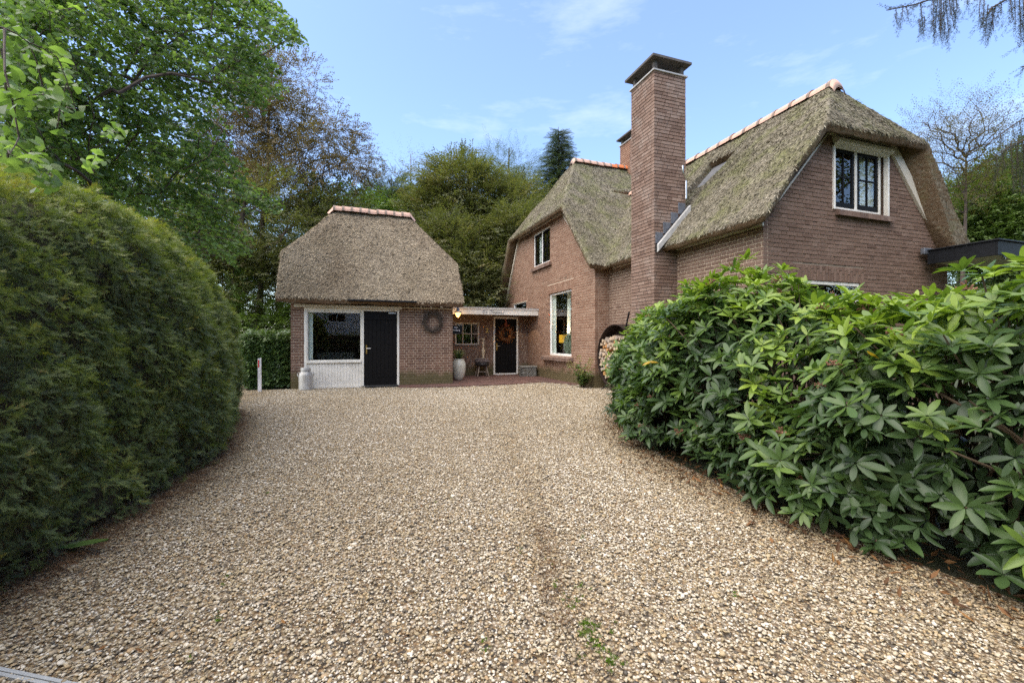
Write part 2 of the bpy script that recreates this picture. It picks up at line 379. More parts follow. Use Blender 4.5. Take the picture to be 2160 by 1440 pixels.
b = MB(); b.add([(-300, -300, -.03), (300, -300, -.03), (300, 300, -.03), (-300, 300, -.03)], [(0, 1, 2, 3)]); tag(b.build('ground', M['soil']), kind='structure')
# hedge and rhododendron front lines (x at a given y)
HV = [-1, 1.5, 2.9, 3.7, 4.5, 5.8, 7.7, 9.0, 10.2]; HU = [-1.75, -1.75, -1.70, -1.60, -1.47, -1.47, -1.80, -2.08, -2.5]
RV = [.2, 1.2, 2.1, 3.2, 3.9, 4.9, 6.0, 7.4, 8.2]; RU = [3.05, 3.02, 2.93, 3.00, 3.08, 3.32, 3.9, 4.8, 5.35]
hedge_x = lambda v: np.interp(v, HV, HU); rhodo_x = lambda v: np.interp(v, RV, RU)
b = MB()
gy = [-6, -1, 1, 2, 3, 4, 5, 6, 7, 8.2, 10.7]
for y0, y1 in zip(gy[:-1], gy[1:]):
    l0, l1 = hedge_x(y0) - .35, hedge_x(y1) - .35; r0, r1 = rhodo_x(y0) + .12, rhodo_x(y1) + .12
    if y0 >= 8.2: r0 = r1 = 6.62
    b.add([(l0, y0, 0), (r0, y0, 0), (r1, y1, 0), (l1, y1, 0)], [(0, 1, 2, 3)])
b.add([(-3.4, 10.7, 0), (6.62, 10.7, 0), (6.62, 13.3, 0), (-3.4, 13.3, 0)], [(0, 1, 2, 3)])
b.add([(-4.3, 13.3, 0), (-2.9, 13.3, 0), (-3.6, 24, 0), (-5.6, 24, 0)], [(0, 1, 2, 3)])
drive = tag(b.build('gravel_drive', M['gravelbed']), kind='structure')

def pebble_protos():
    out = []
    mt, nt, p, o = new_mat('pebble_stone'); pos = wpos(nt)
    col = ramp(nt, attr(nt, 'tint', 'INSTANCER'), PEB)
    col = mixc(nt, .5, col, ramp(nt, noise(nt, 160, 3, .7, pos), [(.3, (.7, .68, .66)), (.7, (1.2, 1.2, 1.2))]), 'MULTIPLY')
    nt.links.new(col, p.inputs['Base Color']); p.inputs['Roughness'].default_value = .55; p.inputs['Specular IOR Level'].default_value = .35
    for k in range(7):
        bm = bmesh.new(); bmesh.ops.create_icosphere(bm, subdivisions=1 if k < 5 else 2, radius=.5)
        e = np.array([1, random.uniform(.55, .9), random.uniform(.32, .6)])
        for v in bm.verts:
            v.co = Vector([v.co[i] * e[i] * random.uniform(.86, 1.12) for i in range(3)])
        for f in bm.faces: f.smooth = True
        me = bpy.data.meshes.new('pebble'); bm.to_mesh(me); bm.free(); me.materials.append(mt); out.append(proto_obj('pebble_proto', me))
    return out
def gravel():
    n = 1500000; P = np.stack([RNG.uniform(-5, 6.6, n), RNG.uniform(.3, 20, n)], 1)
    X = P[:, 0] * CT - P[:, 1] * ST; D = P[:, 0] * ST + P[:, 1] * CT
    ok = (D > 1.3) & (np.abs(X) < D * 1.22 + .3)
    x, y = P[:, 0], P[:, 1]
    ok &= np.where(y < 10.5, (x > hedge_x(y) - .25) & (x < np.where(y < 8.2, rhodo_x(y) + .05, 6.55)), True)
    ok &= ~((y > 13.18) & (x > -2.95)); ok &= ~((y > 13.3) & (x < -4.4)); ok &= y < 19
    pf = np.interp(x, [-9, 1.0, 1.1, 2.3, 4.0, 5.4, 5.8, 6.1, 6.2, 9], [99, 99, 12.66, 12.38, 12.5, 12.9, 12.2, 11.6, 99, 99])
    ok &= (y < pf); ok &= ~((x > 6.1) & (y > 10.75))
    dens = np.interp(D, [1, 4, 6, 9, 14], [1, .85, .6, .42, .32]); ok &= RNG.random(n) < dens * 1.0
    P = P[ok]; D = D[ok]; n = len(P)
    S = np.exp(RNG.normal(math.log(.0132), .34, n)).clip(.008, .04) * np.interp(D, [2, 6, 12], [1, 1.12, 1.35])
    R = frame(np.stack([RNG.normal(0, 1, n), RNG.normal(0, 1, n), RNG.normal(0, .16, n)], 1), np.stack([RNG.normal(0, .25, n), RNG.normal(0, .25, n), np.ones(n)], 1))
    big = np.sin(P[:, 0] * 1.3 + 2) * np.cos(P[:, 1] * .9) * .05
    t = (RNG.beta(1.7, .95, n) + big).clip(0, 1)
    g0, g1 = [np.array([0, 0, CAM_H]) + ray(*q) * (CAM_H / -ray(*q)[2]) for q in ((1075, 930), (1250, 1420))]; dl_ = unit((g1 - g0)[:2]); off = (P - g0[:2]) @ np.array([-dl_[1], dl_[0]]); along = (P - g0[:2]) @ dl_
    trk = np.exp(-((off + .05 * np.sin(along * 3)) / .16) ** 2) * np.clip((along + 1.5) / 1.5, 0, 1); t = t * (1 - .30 * trk * RNG.random(n)) - .03 * np.exp(-((off - 1.35) / .3) ** 2)
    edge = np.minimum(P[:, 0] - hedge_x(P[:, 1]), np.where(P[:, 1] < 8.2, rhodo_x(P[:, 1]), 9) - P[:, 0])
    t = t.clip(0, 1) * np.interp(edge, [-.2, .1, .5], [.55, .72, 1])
    z = RNG.uniform(.000, .012, n) + S * .12
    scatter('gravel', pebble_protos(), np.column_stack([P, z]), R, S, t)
gravel()

def paving():
    m = brick_mat('paving_klinker', (.10, .055, .045), (.155, .08, .065), (.19, .12, .095), moss=False, grime=.5)
    b = MB(); b.add([(1.05, 12.6, .006), (2.3, 12.3, .006), (4.0, 12.42, .006), (5.4, 12.82, .006), (5.75, 12.2, .006), (6.0, 11.55, .006), (6.16, 11.5, .006), (6.16, 16, .006), (2.6, 16, .006), (2.6, 13.2, .006), (1.05, 13.2, .006)], [tuple(range(11))])
    pv = tag(b.build('brick_pavement', M['mortar_dark']), kind='structure')
    front = lambda x: np.interp(x, [1.0, 1.05, 2.3, 4.0, 5.4, 5.75, 6.0, 6.16], [12.6, 12.6, 12.32, 12.44, 12.84, 12.22, 11.58, 11.52])
    near = []; b = MB(); y = 11.5; row = 0
    while y < 15.98:
        x = 1.0 + (row % 2) * .11
        while x < 6.1:
            x1 = min(x + .208, 6.15); cx = (x + x1) / 2
            if y > front(cx) and not (cx < 2.66 and y + .065 > 13.2) and y + .065 < 15.99:
                z = .03 + random.uniform(0, .006)
                if y < front(cx) + .55 and len(near) < 150: near.append((x, y, x1 - x, z))
                else: b.box((x, y, .004), (x1, y + .062, z), random.random())
            x += .216
        y += .068; row += 1
    o = b.build('paver_courses', m, pv); tag(o, kind='stuff')
    me = []
    for k in range(5):
        q = MB(); q.box((0, 0, -.026), (.208, .062, 0), k / 4, bev=.004); me.append(mesh('paver', q.V, q.F, m, tint=q.T))
    for x, y, w, z in near:
        o = link('brick', random.choice(me), pv, (x, y, z)); o.scale = (w / .208, 1, 1)
    # upright edging bricks along the gravel
    e = MB()
    for k in range(24):
        x = 1.06 + k * .19; y = front(x + .09) - .07
        if x + .18 < 5.5: e.box((x, y, -.02), (x + .183, y + .062, .035 + random.uniform(0, .006)), random.random())
    tag(e.build('edging_courses', m, pv), kind='stuff')
paving()
b = MB(); p0, p1 = np.array([-1.35, 2.301]), np.array([-1.077, 2.138]); dd = unit(p1 - p0); nn = np.array([-dd[1], dd[0]])
q = [p0 - dd * .9, p1 + dd * .28, p1 + dd * .28 - nn * .032, p0 - dd * .9 - nn * .032]
for k in range(2):
    s0 = nn * (-.0165 * k); w = nn * .0145
    b2 = [q[0] + s0, q[1] + s0, q[1] + s0 - w, q[0] + s0 - w]; b.prism([tuple(p) for p in b2], -.03, .016 - .003 * k)
tag(b.build('drive_edging', simple('grey_pvc_edging', (.34, .355, .35), .5, .12, 30, dirt=(.28, .28, .26))), kind='structure')

# ---------------------------------------------------------------- brick walls
C = .0757; LS = .2555; LH = LS / 2; JT = .0118
def convex_span(poly, z):
    xs = []
    for (a0, z0), (a1, z1) in zip(poly, poly[1:] + poly[:1]):
        if (z0 <= z < z1) or (z1 <= z < z0): xs.append(a0 + (a1 - a0) * (z - z0) / (z1 - z0))
    return (min(xs), max(xs)) if len(xs) >= 2 else None
class Wall:
    def __init__(s, name, house, axis, plane, poly, mat, mort, bond='english', holes=(), soldiers=(), depth=.1, rec=.007, z0=0, label=None, nofull=None, wob=.0018):
        s.name, s.house, s.axis, s.plane, s.mat, s.bricks, s.nofull = name, house, axis, plane, mat, [], nofull; s.depth = depth
        poly = list(poly); zt = max(z for a, z in poly); mb = MB(); row = 0; z = z0
        s.wob = wob
        def cut(iv, holes_, zc):
            out = [iv]
            for h in holes_:
                if h[2] < zc < h[3]:
                    nxt = []
                    for a, b_ in out:
                        if h[1] <= a or h[0] >= b_: nxt.append((a, b_)); continue
                        if h[0] > a: nxt.append((a, h[0]))
                        if h[1] < b_: nxt.append((h[1], b_))
                    out = nxt
            return out
        while z < zt:
            zc = min(z + C / 2, zt - 1e-3); iv = convex_span(poly, zc)
            if iv:
                for a, b_ in cut(iv, holes, zc): s._box(mb, a + abs(rec), b_ - abs(rec), z, min(z + C, zt), rec, depth + .02, .5)
                base = iv[0]
                seq = []
                x = -LS * 1.0 + ({'english': (0, LH / 2)[row % 2], 'flemish': (0, LH * 1.5)[row % 2] , 'wild': (row * .618 % 1) * LS}[bond])
                x += math.floor(iv[0] / LS) * LS
                i = 0
                while x < iv[1]:
                    if bond == 'english': w = LS if row % 2 == 0 else LH
                    elif bond == 'flemish': w = LS if i % 2 == 0 else LH
                    else: w = LS if (i + row) % 3 else LH
                    seq.append((x, x + w)); x += w; i += 1
                for a, b_ in cut(iv, list(holes) + list(soldiers), zc):
                    k0 = len(s.bricks)
                    for x0, x1 in seq:
                        c0, c1 = max(x0 + JT / 2, a + .001), min(x1 - JT / 2, b_ - .001)
                        if c1 - c0 > .03:
                            full = (c1 - c0) > (x1 - x0) - JT - .001
                            s.bricks.append((c0, c1, z + JT / 2, z + C - JT / 2, full, (x1 - x0) > LH * 1.3))
                    if len(s.bricks) > k0:                      # end bricks are cut long enough to close the row
                        f_ = s.bricks[k0]
                        if f_[0] - a > .004: s.bricks[k0] = (a + .001, *f_[1:4], False, f_[5])
                        l_ = s.bricks[-1]
                        if b_ - l_[1] > .004: s.bricks[-1] = (l_[0], b_ - .001, *l_[2:4], False, l_[5])
            z += C; row += 1
        for a0, a1, zz0, zz1 in soldiers:
            n = max(1, round((a1 - a0) / C)); w = (a1 - a0) / n; tot = zz1 - zz0
            for i in range(n):
                sp = [(0, 1)] if tot < .24 else ([(0, .5), (.5, 1)] if i % 2 else [(0, .72), (.72, 1)])
                for f0, f1 in sp:
                    s.bricks.append((a0 + i * w + JT / 2, a0 + (i + 1) * w - JT / 2, zz0 + tot * f0 + JT / 2, zz0 + tot * f1 - JT / 2, False, True))
        s.obj = mb.build(name, mort, house)
        if label: s.obj['label'] = label
    def _pt(s, a, d, z): return (a, s.plane + d, z) if s.axis == 'x' else (s.plane + d, a, z)
    def _box(s, mb, a0, a1, z0, z1, d0, d1, t):
        p, q = s._pt(a0, d0, z0), s._pt(a1, d1, z1)
        mb.box(tuple(map(min, p, q)), tuple(map(max, p, q)), t)
    def _brick(s, mb, a0, a1, z0, z1, t, front=None):
        e = .004; f = RNG.uniform(-s.wob, s.wob) if front is None else front
        loop = lambda aa0, aa1, zz0, zz1, d: [s._pt(aa0, d, zz0), s._pt(aa1, d, zz0), s._pt(aa1, d, zz1), s._pt(aa0, d, zz1)]
        V = loop(a0, a1, z0, z1, s.depth) + loop(a0, a1, z0, z1, f + e) + loop(a0 + e, a1 - e, z0 + e, z1 - e, f)
        F = [(8, 9, 10, 11)] + [(i, (i + 1) % 4, 4 + (i + 1) % 4, 4 + i) for i in range(4)] + [(4 + i, 4 + (i + 1) % 4, 8 + (i + 1) % 4, 8 + i) for i in range(4)]
        mb.add(V, F, t)
def finish_walls(walls, n=300):
    cand = []
    for w in walls:
        for i, (a0, a1, z0, z1, full, st) in enumerate(w.bricks):
            if not full: continue
            if w.nofull and w.nofull((a0 + a1) / 2, (z0 + z1) / 2): continue
            p = [project(np.array(w._pt(a, 0, z))) for a, z in ((a0, z0), (a1, z0), (a0, z1))]
            if not (0 < p[0][0] < 2160 and 0 < p[0][1] < 1440): continue
            u = np.subtract(p[1], p[0]); v = np.subtract(p[2], p[0]); cand.append((abs(u[0] * v[1] - u[1] * v[0]), w, i))
    cand.sort(key=lambda c: -c[0]); pick = {}
    for _, w, i in cand[:n]: pick.setdefault(w, set()).add(i)
    cache = {}
    for w in walls:
        mb = MB()
        for i, (a0, a1, z0, z1, full, st) in enumerate(w.bricks):
            t = min(1, max(0, random.gauss(.5, .17)))
            if i in pick.get(w, ()):
                k = (w.mat.name, st, round(t * 5), w.depth)
                if k not in cache:
                    q = MB(); ln = (LS if st else LH) - JT; wl = Wall.__new__(Wall); wl.axis, wl.plane, wl.depth, wl.wob = 'x', 0, w.depth, 0
                    wl._brick(q, -ln / 2, ln / 2, -(C - JT) / 2, (C - JT) / 2, round(t * 5) / 5, 0); cache[k] = mesh('brick', q.V, q.F, w.mat, tint=q.T)
                o = link('brick', cache[k], w.obj, w._pt((a0 + a1) / 2, random.uniform(-w.wob, w.wob), (z0 + z1) / 2), (0, 0, 0 if w.axis == 'x' else -PI / 2))
            else: w._brick(mb, a0, a1, z0, z1, t)
        tag(mb.build('brick_courses', w.mat, w.obj), kind='stuff')

# ---------------------------------------------------------------- thatched roofs
def thatch(name, solids, parent, mat, cutters=(), voxel=.04, dens=1700, label=None, dents=()):
    """solids: (top vertices, top faces, bottom vertices)"""
    V = []; F = []
    for T, FT, B in solids:
        k = len(V); n = len(T); V += list(T) + list(B)
        F += [tuple(i + k for i in f) for f in FT] + [tuple(i + k + n for i in f[::-1]) for f in FT]
        ed = {}
        for f in FT:
            for i, j in zip(f, f[1:] + f[:1]): ed[(i, j)] = 1
        for (i, j) in ed:
            if (j, i) not in ed: F.append((j + k, i + k, i + k + n, j + k + n))
    me = mesh(name, V, F); o = link(name, me)
    bm = bmesh.new(); bm.from_mesh(me); bmesh.ops.triangulate(bm, faces=bm.faces[:]); bmesh.ops.recalc_face_normals(bm, faces=bm.faces[:]); bm.to_mesh(me); bm.free()
    for i, (cv, cf) in enumerate(cutters):
        co = link('cutter', mesh('cutter', cv, cf)); md = o.modifiers.new('b%d' % i, 'BOOLEAN'); md.operation = 'DIFFERENCE'; md.object = co; md.solver = 'EXACT'; cutters[i] = co
    rm = o.modifiers.new('r', 'REMESH'); rm.mode = 'VOXEL'; rm.voxel_size = voxel
    sm = o.modifiers.new('s', 'SMOOTH'); sm.factor = .5; sm.iterations = 3
    dg = bpy.context.evaluated_depsgraph_get(); dg.update(); ev = o.evaluated_get(dg); nm = bpy.data.meshes.new_from_object(ev)
    bpy.data.objects.remove(o)
    for c in cutters: bpy.data.objects.remove(c)
    # low frequency unevenness of the straw coat
    n = len(nm.vertices); co = np.empty(n * 3, np.float32); nm.vertices.foreach_get('co', co); co = co.reshape(-1, 3)
    no = np.empty(n * 3, np.float32); nm.vertices.foreach_get('normal', no); no = no.reshape(-1, 3)
    w = .012 * (np.sin(co[:, 0] * 3.1 + co[:, 2] * 2) + np.sin(co[:, 1] * 3.7 - co[:, 2] * 2.3) + .6 * np.sin(co[:, 0] * 9 + co[:, 1] * 11)) + RNG.normal(0, .004, n)
    co = co + no * w[:, None]
    for c_, e_, s_, n_, ea, sb, dp in dents:        # a sagging lip in the straw with a deep shaded gap under it
        q = co - c_; a_, b_, h_ = q @ e_, q @ s_, q @ n_
        k_ = np.clip(1 - np.abs(a_ / ea), 0, 1) ** .5 * (np.abs(h_) < .3)
        co = co - n_ * (dp * k_ * (np.abs(b_ + .02) < sb))[:, None] + n_ * (.10 * k_ * np.exp(-((b_ - .16) / .13) ** 2))[:, None]
    nm.vertices.foreach_set('co', co.ravel().astype(np.float32)); nm.update()
    nm.name = name; nm.materials.clear(); nm.materials.append(mat)
    nm.polygons.foreach_set('use_smooth', np.ones(len(nm.polygons), dtype=bool))
    a = nm.attributes.new('tint', 'FLOAT', 'FACE'); a.data.foreach_set('value', (RNG.random(len(nm.polygons)) * .35).astype(np.float32))
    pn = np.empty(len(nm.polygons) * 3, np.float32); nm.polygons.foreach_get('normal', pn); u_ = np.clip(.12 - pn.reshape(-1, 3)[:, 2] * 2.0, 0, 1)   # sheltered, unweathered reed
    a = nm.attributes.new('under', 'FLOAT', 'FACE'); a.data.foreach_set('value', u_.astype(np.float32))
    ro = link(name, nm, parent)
    # straw ends lying down the slope
    nm.calc_loop_triangles(); m = len(nm.loop_triangles); ti = np.empty(m * 3, np.int32); nm.loop_triangles.foreach_get('vertices', ti); ti = ti.reshape(-1, 3)
    A, B_, C_ = co[ti[:, 0]], co[ti[:, 1]], co[ti[:, 2]]; cr = np.cross(B_ - A, C_ - A); ar = np.linalg.norm(cr, axis=1) / 2; N = cr / np.maximum(ar[:, None] * 2, 1e-9)
    cen = (A + B_ + C_) / 3; view = unit(np.array([0, 0, CAM_H]) - cen)
    ok = ((N * view).sum(1) > -.12); ar = np.where(ok, ar, 0); cnt = int(ar.sum() * dens)
    f = RNG.choice(m, cnt, p=ar / ar.sum()); r1 = np.sqrt(RNG.random(cnt)); r2 = RNG.random(cnt)
    P = A[f] * (1 - r1)[:, None] + B_[f] * (r1 * (1 - r2))[:, None] + C_[f] * (r1 * r2)[:, None]; nf = N[f]
    down = np.array([0, 0, -1.]) + nf * nf[:, 2:3]; dl = np.linalg.norm(down, axis=1, keepdims=True)
    down = np.where(dl > .15, unit(down), unit(np.array([-1., -.4, 0]) + 0 * down))
    d = unit(down + nf * RNG.uniform(.03, .20, (cnt, 1)) + RNG.normal(0, .13, (cnt, 3)))
    sd_ = unit(np.cross(d, nf)); cutf = np.clip((.45 - nf[:, 2:3]) * 4, 0, 1); ln = RNG.uniform(.04, .115, (cnt, 1)) * (1 - .72 * cutf); d = unit(d * (1 - .6 * cutf) + nf * .5 * cutf); wd = RNG.uniform(.004, .0095, (cnt, 1))
    P = P - nf * (.01 + .02 * cutf)
    VV = np.stack([P - sd_ * wd, P + sd_ * wd, P + d * ln + sd_ * wd * .6, P + d * ln - sd_ * wd * .6], 1).reshape(-1, 3)
    Q = np.arange(cnt * 4).reshape(-1, 4)
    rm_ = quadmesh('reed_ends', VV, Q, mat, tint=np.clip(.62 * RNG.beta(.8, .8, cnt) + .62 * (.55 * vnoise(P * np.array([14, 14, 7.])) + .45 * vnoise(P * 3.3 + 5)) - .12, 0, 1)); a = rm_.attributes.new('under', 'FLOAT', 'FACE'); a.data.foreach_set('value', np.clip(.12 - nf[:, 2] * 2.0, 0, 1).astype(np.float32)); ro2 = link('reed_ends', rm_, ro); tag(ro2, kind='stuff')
    if label: ro['label'] = label
    return ro
def ridge_tiles(parent, p0, p1, n, r=.15, mats=None, hot=()):
    p0, p1 = Vector(p0), Vector(p1); d = (p1 - p0); L = d.length / n; rz = math.atan2(d.y, d.x)
    def tile(m):
        q = MB(); K = 9
        ring = lambda x, rr: [(x, rr * math.cos(PI * j / (K - 1)), rr * 1.05 * math.sin(PI * j / (K - 1)) - .03) for j in range(K)]
        secs = [(0, r + .006), (.05, r + .006), (.051, r), (L * .98, r - .006)]
        V = sum([ring(x, rr) for x, rr in secs], []) + sum([ring(x, rr - .022) for x, rr in ((0, r), (L, r))], [])
        F = [(i * K + j, i * K + j + 1, (i + 1) * K + j + 1, (i + 1) * K + j) for i in range(3) for j in range(K - 1)]
        F += [(j, j + 1, 4 * K + j + 1, 4 * K + j) for j in range(K - 1)] + [(3 * K + j, 5 * K + j, 5 * K + j + 1, 3 * K + j + 1) for j in range(K - 1)]
        q.add(V, F); me = mesh('ridge_tile', q.V, q.F, m, smooth=False)
        return me
    def band(m):
        q = MB(); K = 9
        ring = lambda x, rr: [(x, rr * math.cos(PI * j / (K - 1)), rr * 1.05 * math.sin(PI * j / (K - 1)) - .03) for j in range(K)]
        q.add(ring(-.025, r + .009) + ring(.04, r + .012), [(j, j + 1, K + j + 1, K + j) for j in range(K - 1)])
        return mesh('mortar_band', q.V, q.F, m)
    mt, mh, mb_ = tile(M['tile']), tile(M['tilemoss']), band(M['band'])
    for i in range(n):
        p = p0 + d * (i / n) + Vector((0, 0, random.uniform(-.012, .012)))
        o = link('ridge_tile', mh if i in hot else mt, parent, p, (random.uniform(-.03, .03), -math.asin(d.z / d.length) if abs(d.z) > 1e-6 else 0, rz))
        link('mortar_band', mb_, parent, p, (0, 0, rz))

# ---------------------------------------------------------------- window and door builders
def framebox(mb, axis, plane, a0, a1, z0, z1, w, d0, d1, top=None, bot=None, bev=.004):
    """a rectangular frame of four members on a wall plane; d0..d1 is its depth behind the plane"""
    top = w if top is None else top; bot = w if bot is None else bot
    for (p0, p1, q0, q1) in ((a0, a0 + w, z0, z1), (a1 - w, a1, z0, z1), (a0 + w, a1 - w, z1 - top, z1), (a0 + w, a1 - w, z0, z0 + bot)):
        axbox(mb, axis, plane, p0, p1, q0, q1, d0, d1, bev)
def axbox(mb, axis, plane, a0, a1, z0, z1, d0, d1, bev=.003, t=.5):
    if axis == 'x': p, q = (a0, plane + d0, z0), (a1, plane + d1, z1)
    else: p, q = (plane + d0, a0, z0), (plane + d1, a1, z1)
    mb.box(tuple(map(min, p, q)), tuple(map(max, p, q)), t, bev=bev)
def part_box(name, mat, parent, axis, plane, a0, a1, z0, z1, d0, d1, bev=.003):
    m = MB(); axbox(m, axis, plane, a0, a1, z0, z1, d0, d1, bev); return m.build(name, mat, parent)
def pane(parent, axis, plane, a0, a1, z0, z1, d, mat=None, name='pane'):
    m = MB(); axbox(m, axis, plane, a0, a1, z0, z1, d, d + .006, 0); return m.build(name, mat or M['glass'], parent)

# ---------------------------------------------------------------- annex
AV = 13.215; AL, AR = -1.80, 2.65
def build_annex():
    h = thing('thatched_annex', 'small brick annex under a hipped grey-brown thatched roof with black plank door', 'annex', (0, 0, 0))
    w = Wall('wall', h, 'x', AV, [(AL, 0), (AR, 0), (AR, 2.42), (AL, 2.42)], M['brick_annex'], M['mortar'], 'english', holes=[(-1.47, 1.065, -.1, 2.30)])
    w.obj.name = 'wall'
    w2 = Wall('wall', h, 'y', AR, [(AV + .11, 0), (16.0, 0), (16.0, 2.4), (AV + .11, 2.4)], M['brick_annex'], M['mortar'], 'english', depth=-.1, rec=-.007); w2.bricks = [bk for bk in w2.bricks]
    finish_walls([w, w2])
    m = MB(); m.box((AL, AV + .11, 0), (AL + .1, 16.8, 2.4)); m.box((AL + .1, 16.7, 0), (AR - .1, 16.8, 2.4)); m.box((AR - .1, 16.0, 0), (AR, 16.8, 2.4)); m.build('rear_wall', M['brick_annex'], h)
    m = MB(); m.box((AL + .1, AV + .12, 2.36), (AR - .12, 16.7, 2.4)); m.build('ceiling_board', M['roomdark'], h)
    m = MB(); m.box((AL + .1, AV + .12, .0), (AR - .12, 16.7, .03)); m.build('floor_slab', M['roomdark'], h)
    # joinery
    part_box('lintel_board', M['cream2'], h, 'x', AV, -1.70, 1.14, 2.235, 2.315, -.11, .06, .006)
    part_box('eave_batten', M['cream2'], h, 'x', AV, 1.145, AR, 2.275, 2.305, -.03, .02)
    f = MB(); axbox(f, 'x', AV, -1.47, -1.40, .03, 2.232, .0, .1); axbox(f, 'x', AV, .02, .085, .03, 2.232, .0, .1); axbox(f, 'x', AV, 1.005, 1.065, .03, 2.232, .0, .1)
    axbox(f, 'x', AV, -1.40, .02, 2.16, 2.232, .003, .1); axbox(f, 'x', AV, .085, 1.005, 2.17, 2.232, .003, .1); axbox(f, 'x', AV, -1.40, .02, .0, .055, -.004, .1); axbox(f, 'x', AV, .085, 1.005, .0, .035, -.01, .1)
    f.build('joinery_frame', M['cream'], h)
    wn = MB(); framebox(wn, 'x', AV, -1.40, .02, .755, 2.16, .03, .03, .09, top=.055); wf = wn.build('window_frame', M['cream'], h)
    axb = MB(); axbox(axb, 'x', AV, -1.395, .015, .70, .754, -.03, .08, .006); axb.build('sill', M['cream'], wf)
    pane(wf, 'x', AV, -1.37, -.01, .785, 2.105, .055)
    part_box('backing_panel', M['cream'], h, 'x', AV, -1.40, .02, .056, .70, .045, .08)
    bw = 1.42 / 18
    q = MB(); q.box((.0014, 0, 0), (bw - .0014, .02, .64), bev=.0025); bm_ = mesh('board', q.V, q.F, M['cream'], tint=q.T)
    for k in range(18): link('board', bm_, h, (-1.40 + k * bw, AV + .022, .057))
    d = MB(); axbox(d, 'x', AV, .089, 1.001, .038, 2.166, .055, .085, .003); dr = d.build('door', M['black'], h)
    bw = .912 / 8; q = MB(); q.box((.002, 0, 0), (bw - .002, .022, 1.66), bev=.004); bm_ = mesh('plank', q.V, q.F, M['black'], tint=q.T)
    for k in range(8): link('plank', bm_, dr, (.089 + k * bw, AV + .033, .26))
    part_box('rail', M['black'], dr, 'x', AV, .089, 1.001, .04, .255, .03, .055, .004); part_box('rail', M['black'], dr, 'x', AV, .089, 1.001, 1.925, 2.165, .03, .055, .004)
    k = MB(); axbox(k, 'x', AV, .135, .175, .95, 1.2, .012, .03, .004); k.build('handle_plate', M['brass'], dr)
    k = MB(); k.tube([(.155, AV + .012, 1.10), (.155, AV - .03, 1.10), (.27, AV - .035, 1.10)], .009, 8); k.build('handle', M['steel'], dr)
    k = MB(); axbox(k, 'x', AV, .76, .97, 2.10, 2.145, -.03, .028, .006); k.tube([(.86, AV - .03, 2.15), (.78, AV - .12, 2.175), (.94, AV - .02, 2.19)], .009, 6); k.build('door_closer', M['steel'], dr)
    part_box('snow_guard', M['black2'], h, 'x', AV, -.33, 1.51, 2.405, 2.445, -.56, -.35, .004)
    # dim room behind the glass
    m = MB(); m.box((-1.3, 15.2, .03), (-.2, 15.7, .95)); m.build('cupboard', M['oak'], h)
    c = MB()
    for i in range(6):
        x = -1.37 + i * .018; c.add([(x, AV + .16 + .02 * (i % 2), .8), (x + .018, AV + .16 + .02 * ((i + 1) % 2), .8), (x + .018, AV + .16 + .02 * ((i + 1) % 2), 2.1), (x, AV + .16 + .02 * (i % 2), 2.1)], [(0, 1, 2, 3)])
    c.build('curtain', M['curtain'], h)
    E = dict(zl=2.47, y0=12.80, y1=17.2, zr=5.47)
    T = [(-2.14, 12.80, 2.47), (2.93, 12.80, 2.47), (-2.15, 13.78, 3.83), (2.94, 13.74, 3.78), (-.76, 15, 5.50), (1.54, 15, 5.50), (-2.15, 16.22, 3.83), (2.94, 16.26, 3.78), (-2.14, 17.2, 2.47), (2.93, 17.2, 2.47)]
    FT = [(0, 1, 3, 5, 4, 2), (9, 8, 6, 4, 5, 7), (2, 4, 6), (5, 3, 7)]
    B = [(-2.12, 12.88, 2.30), (2.90, 12.88, 2.30), (-2.12, 13.85, 3.42), (2.9, 13.85, 3.38), (-.7, 15, 5.0), (1.48, 15, 5.0), (-2.12, 16.15, 3.42), (2.9, 16.15, 3.38), (-2.12, 17.1, 2.3), (2.9, 17.1, 2.3)]
    r = thatch('roof', [(T, FT, B)], h, M['thatch_a'], [], dens=4000)
    ridge_tiles(r, (-.80, 15, 5.45), (1.55, 15, 5.45), 9, .17)
    g = MB(); q1 = (-.80, 15, 5.45)
    for sx, x in ((-1, -.80), (1, 1.55)):
        g.add([(x, 15, 5.61), (x, 14.83, 5.44), (x, 15.17, 5.44), (x + sx * .20, 15, 5.36), (x + sx * .14, 14.86, 5.30), (x + sx * .14, 15.14, 5.30)], [(0, 1, 4, 3), (0, 3, 5, 2), (0, 2, 1), (3, 4, 5)])
    g.build('hip_mortar', M['tile'], r)
build_annex()

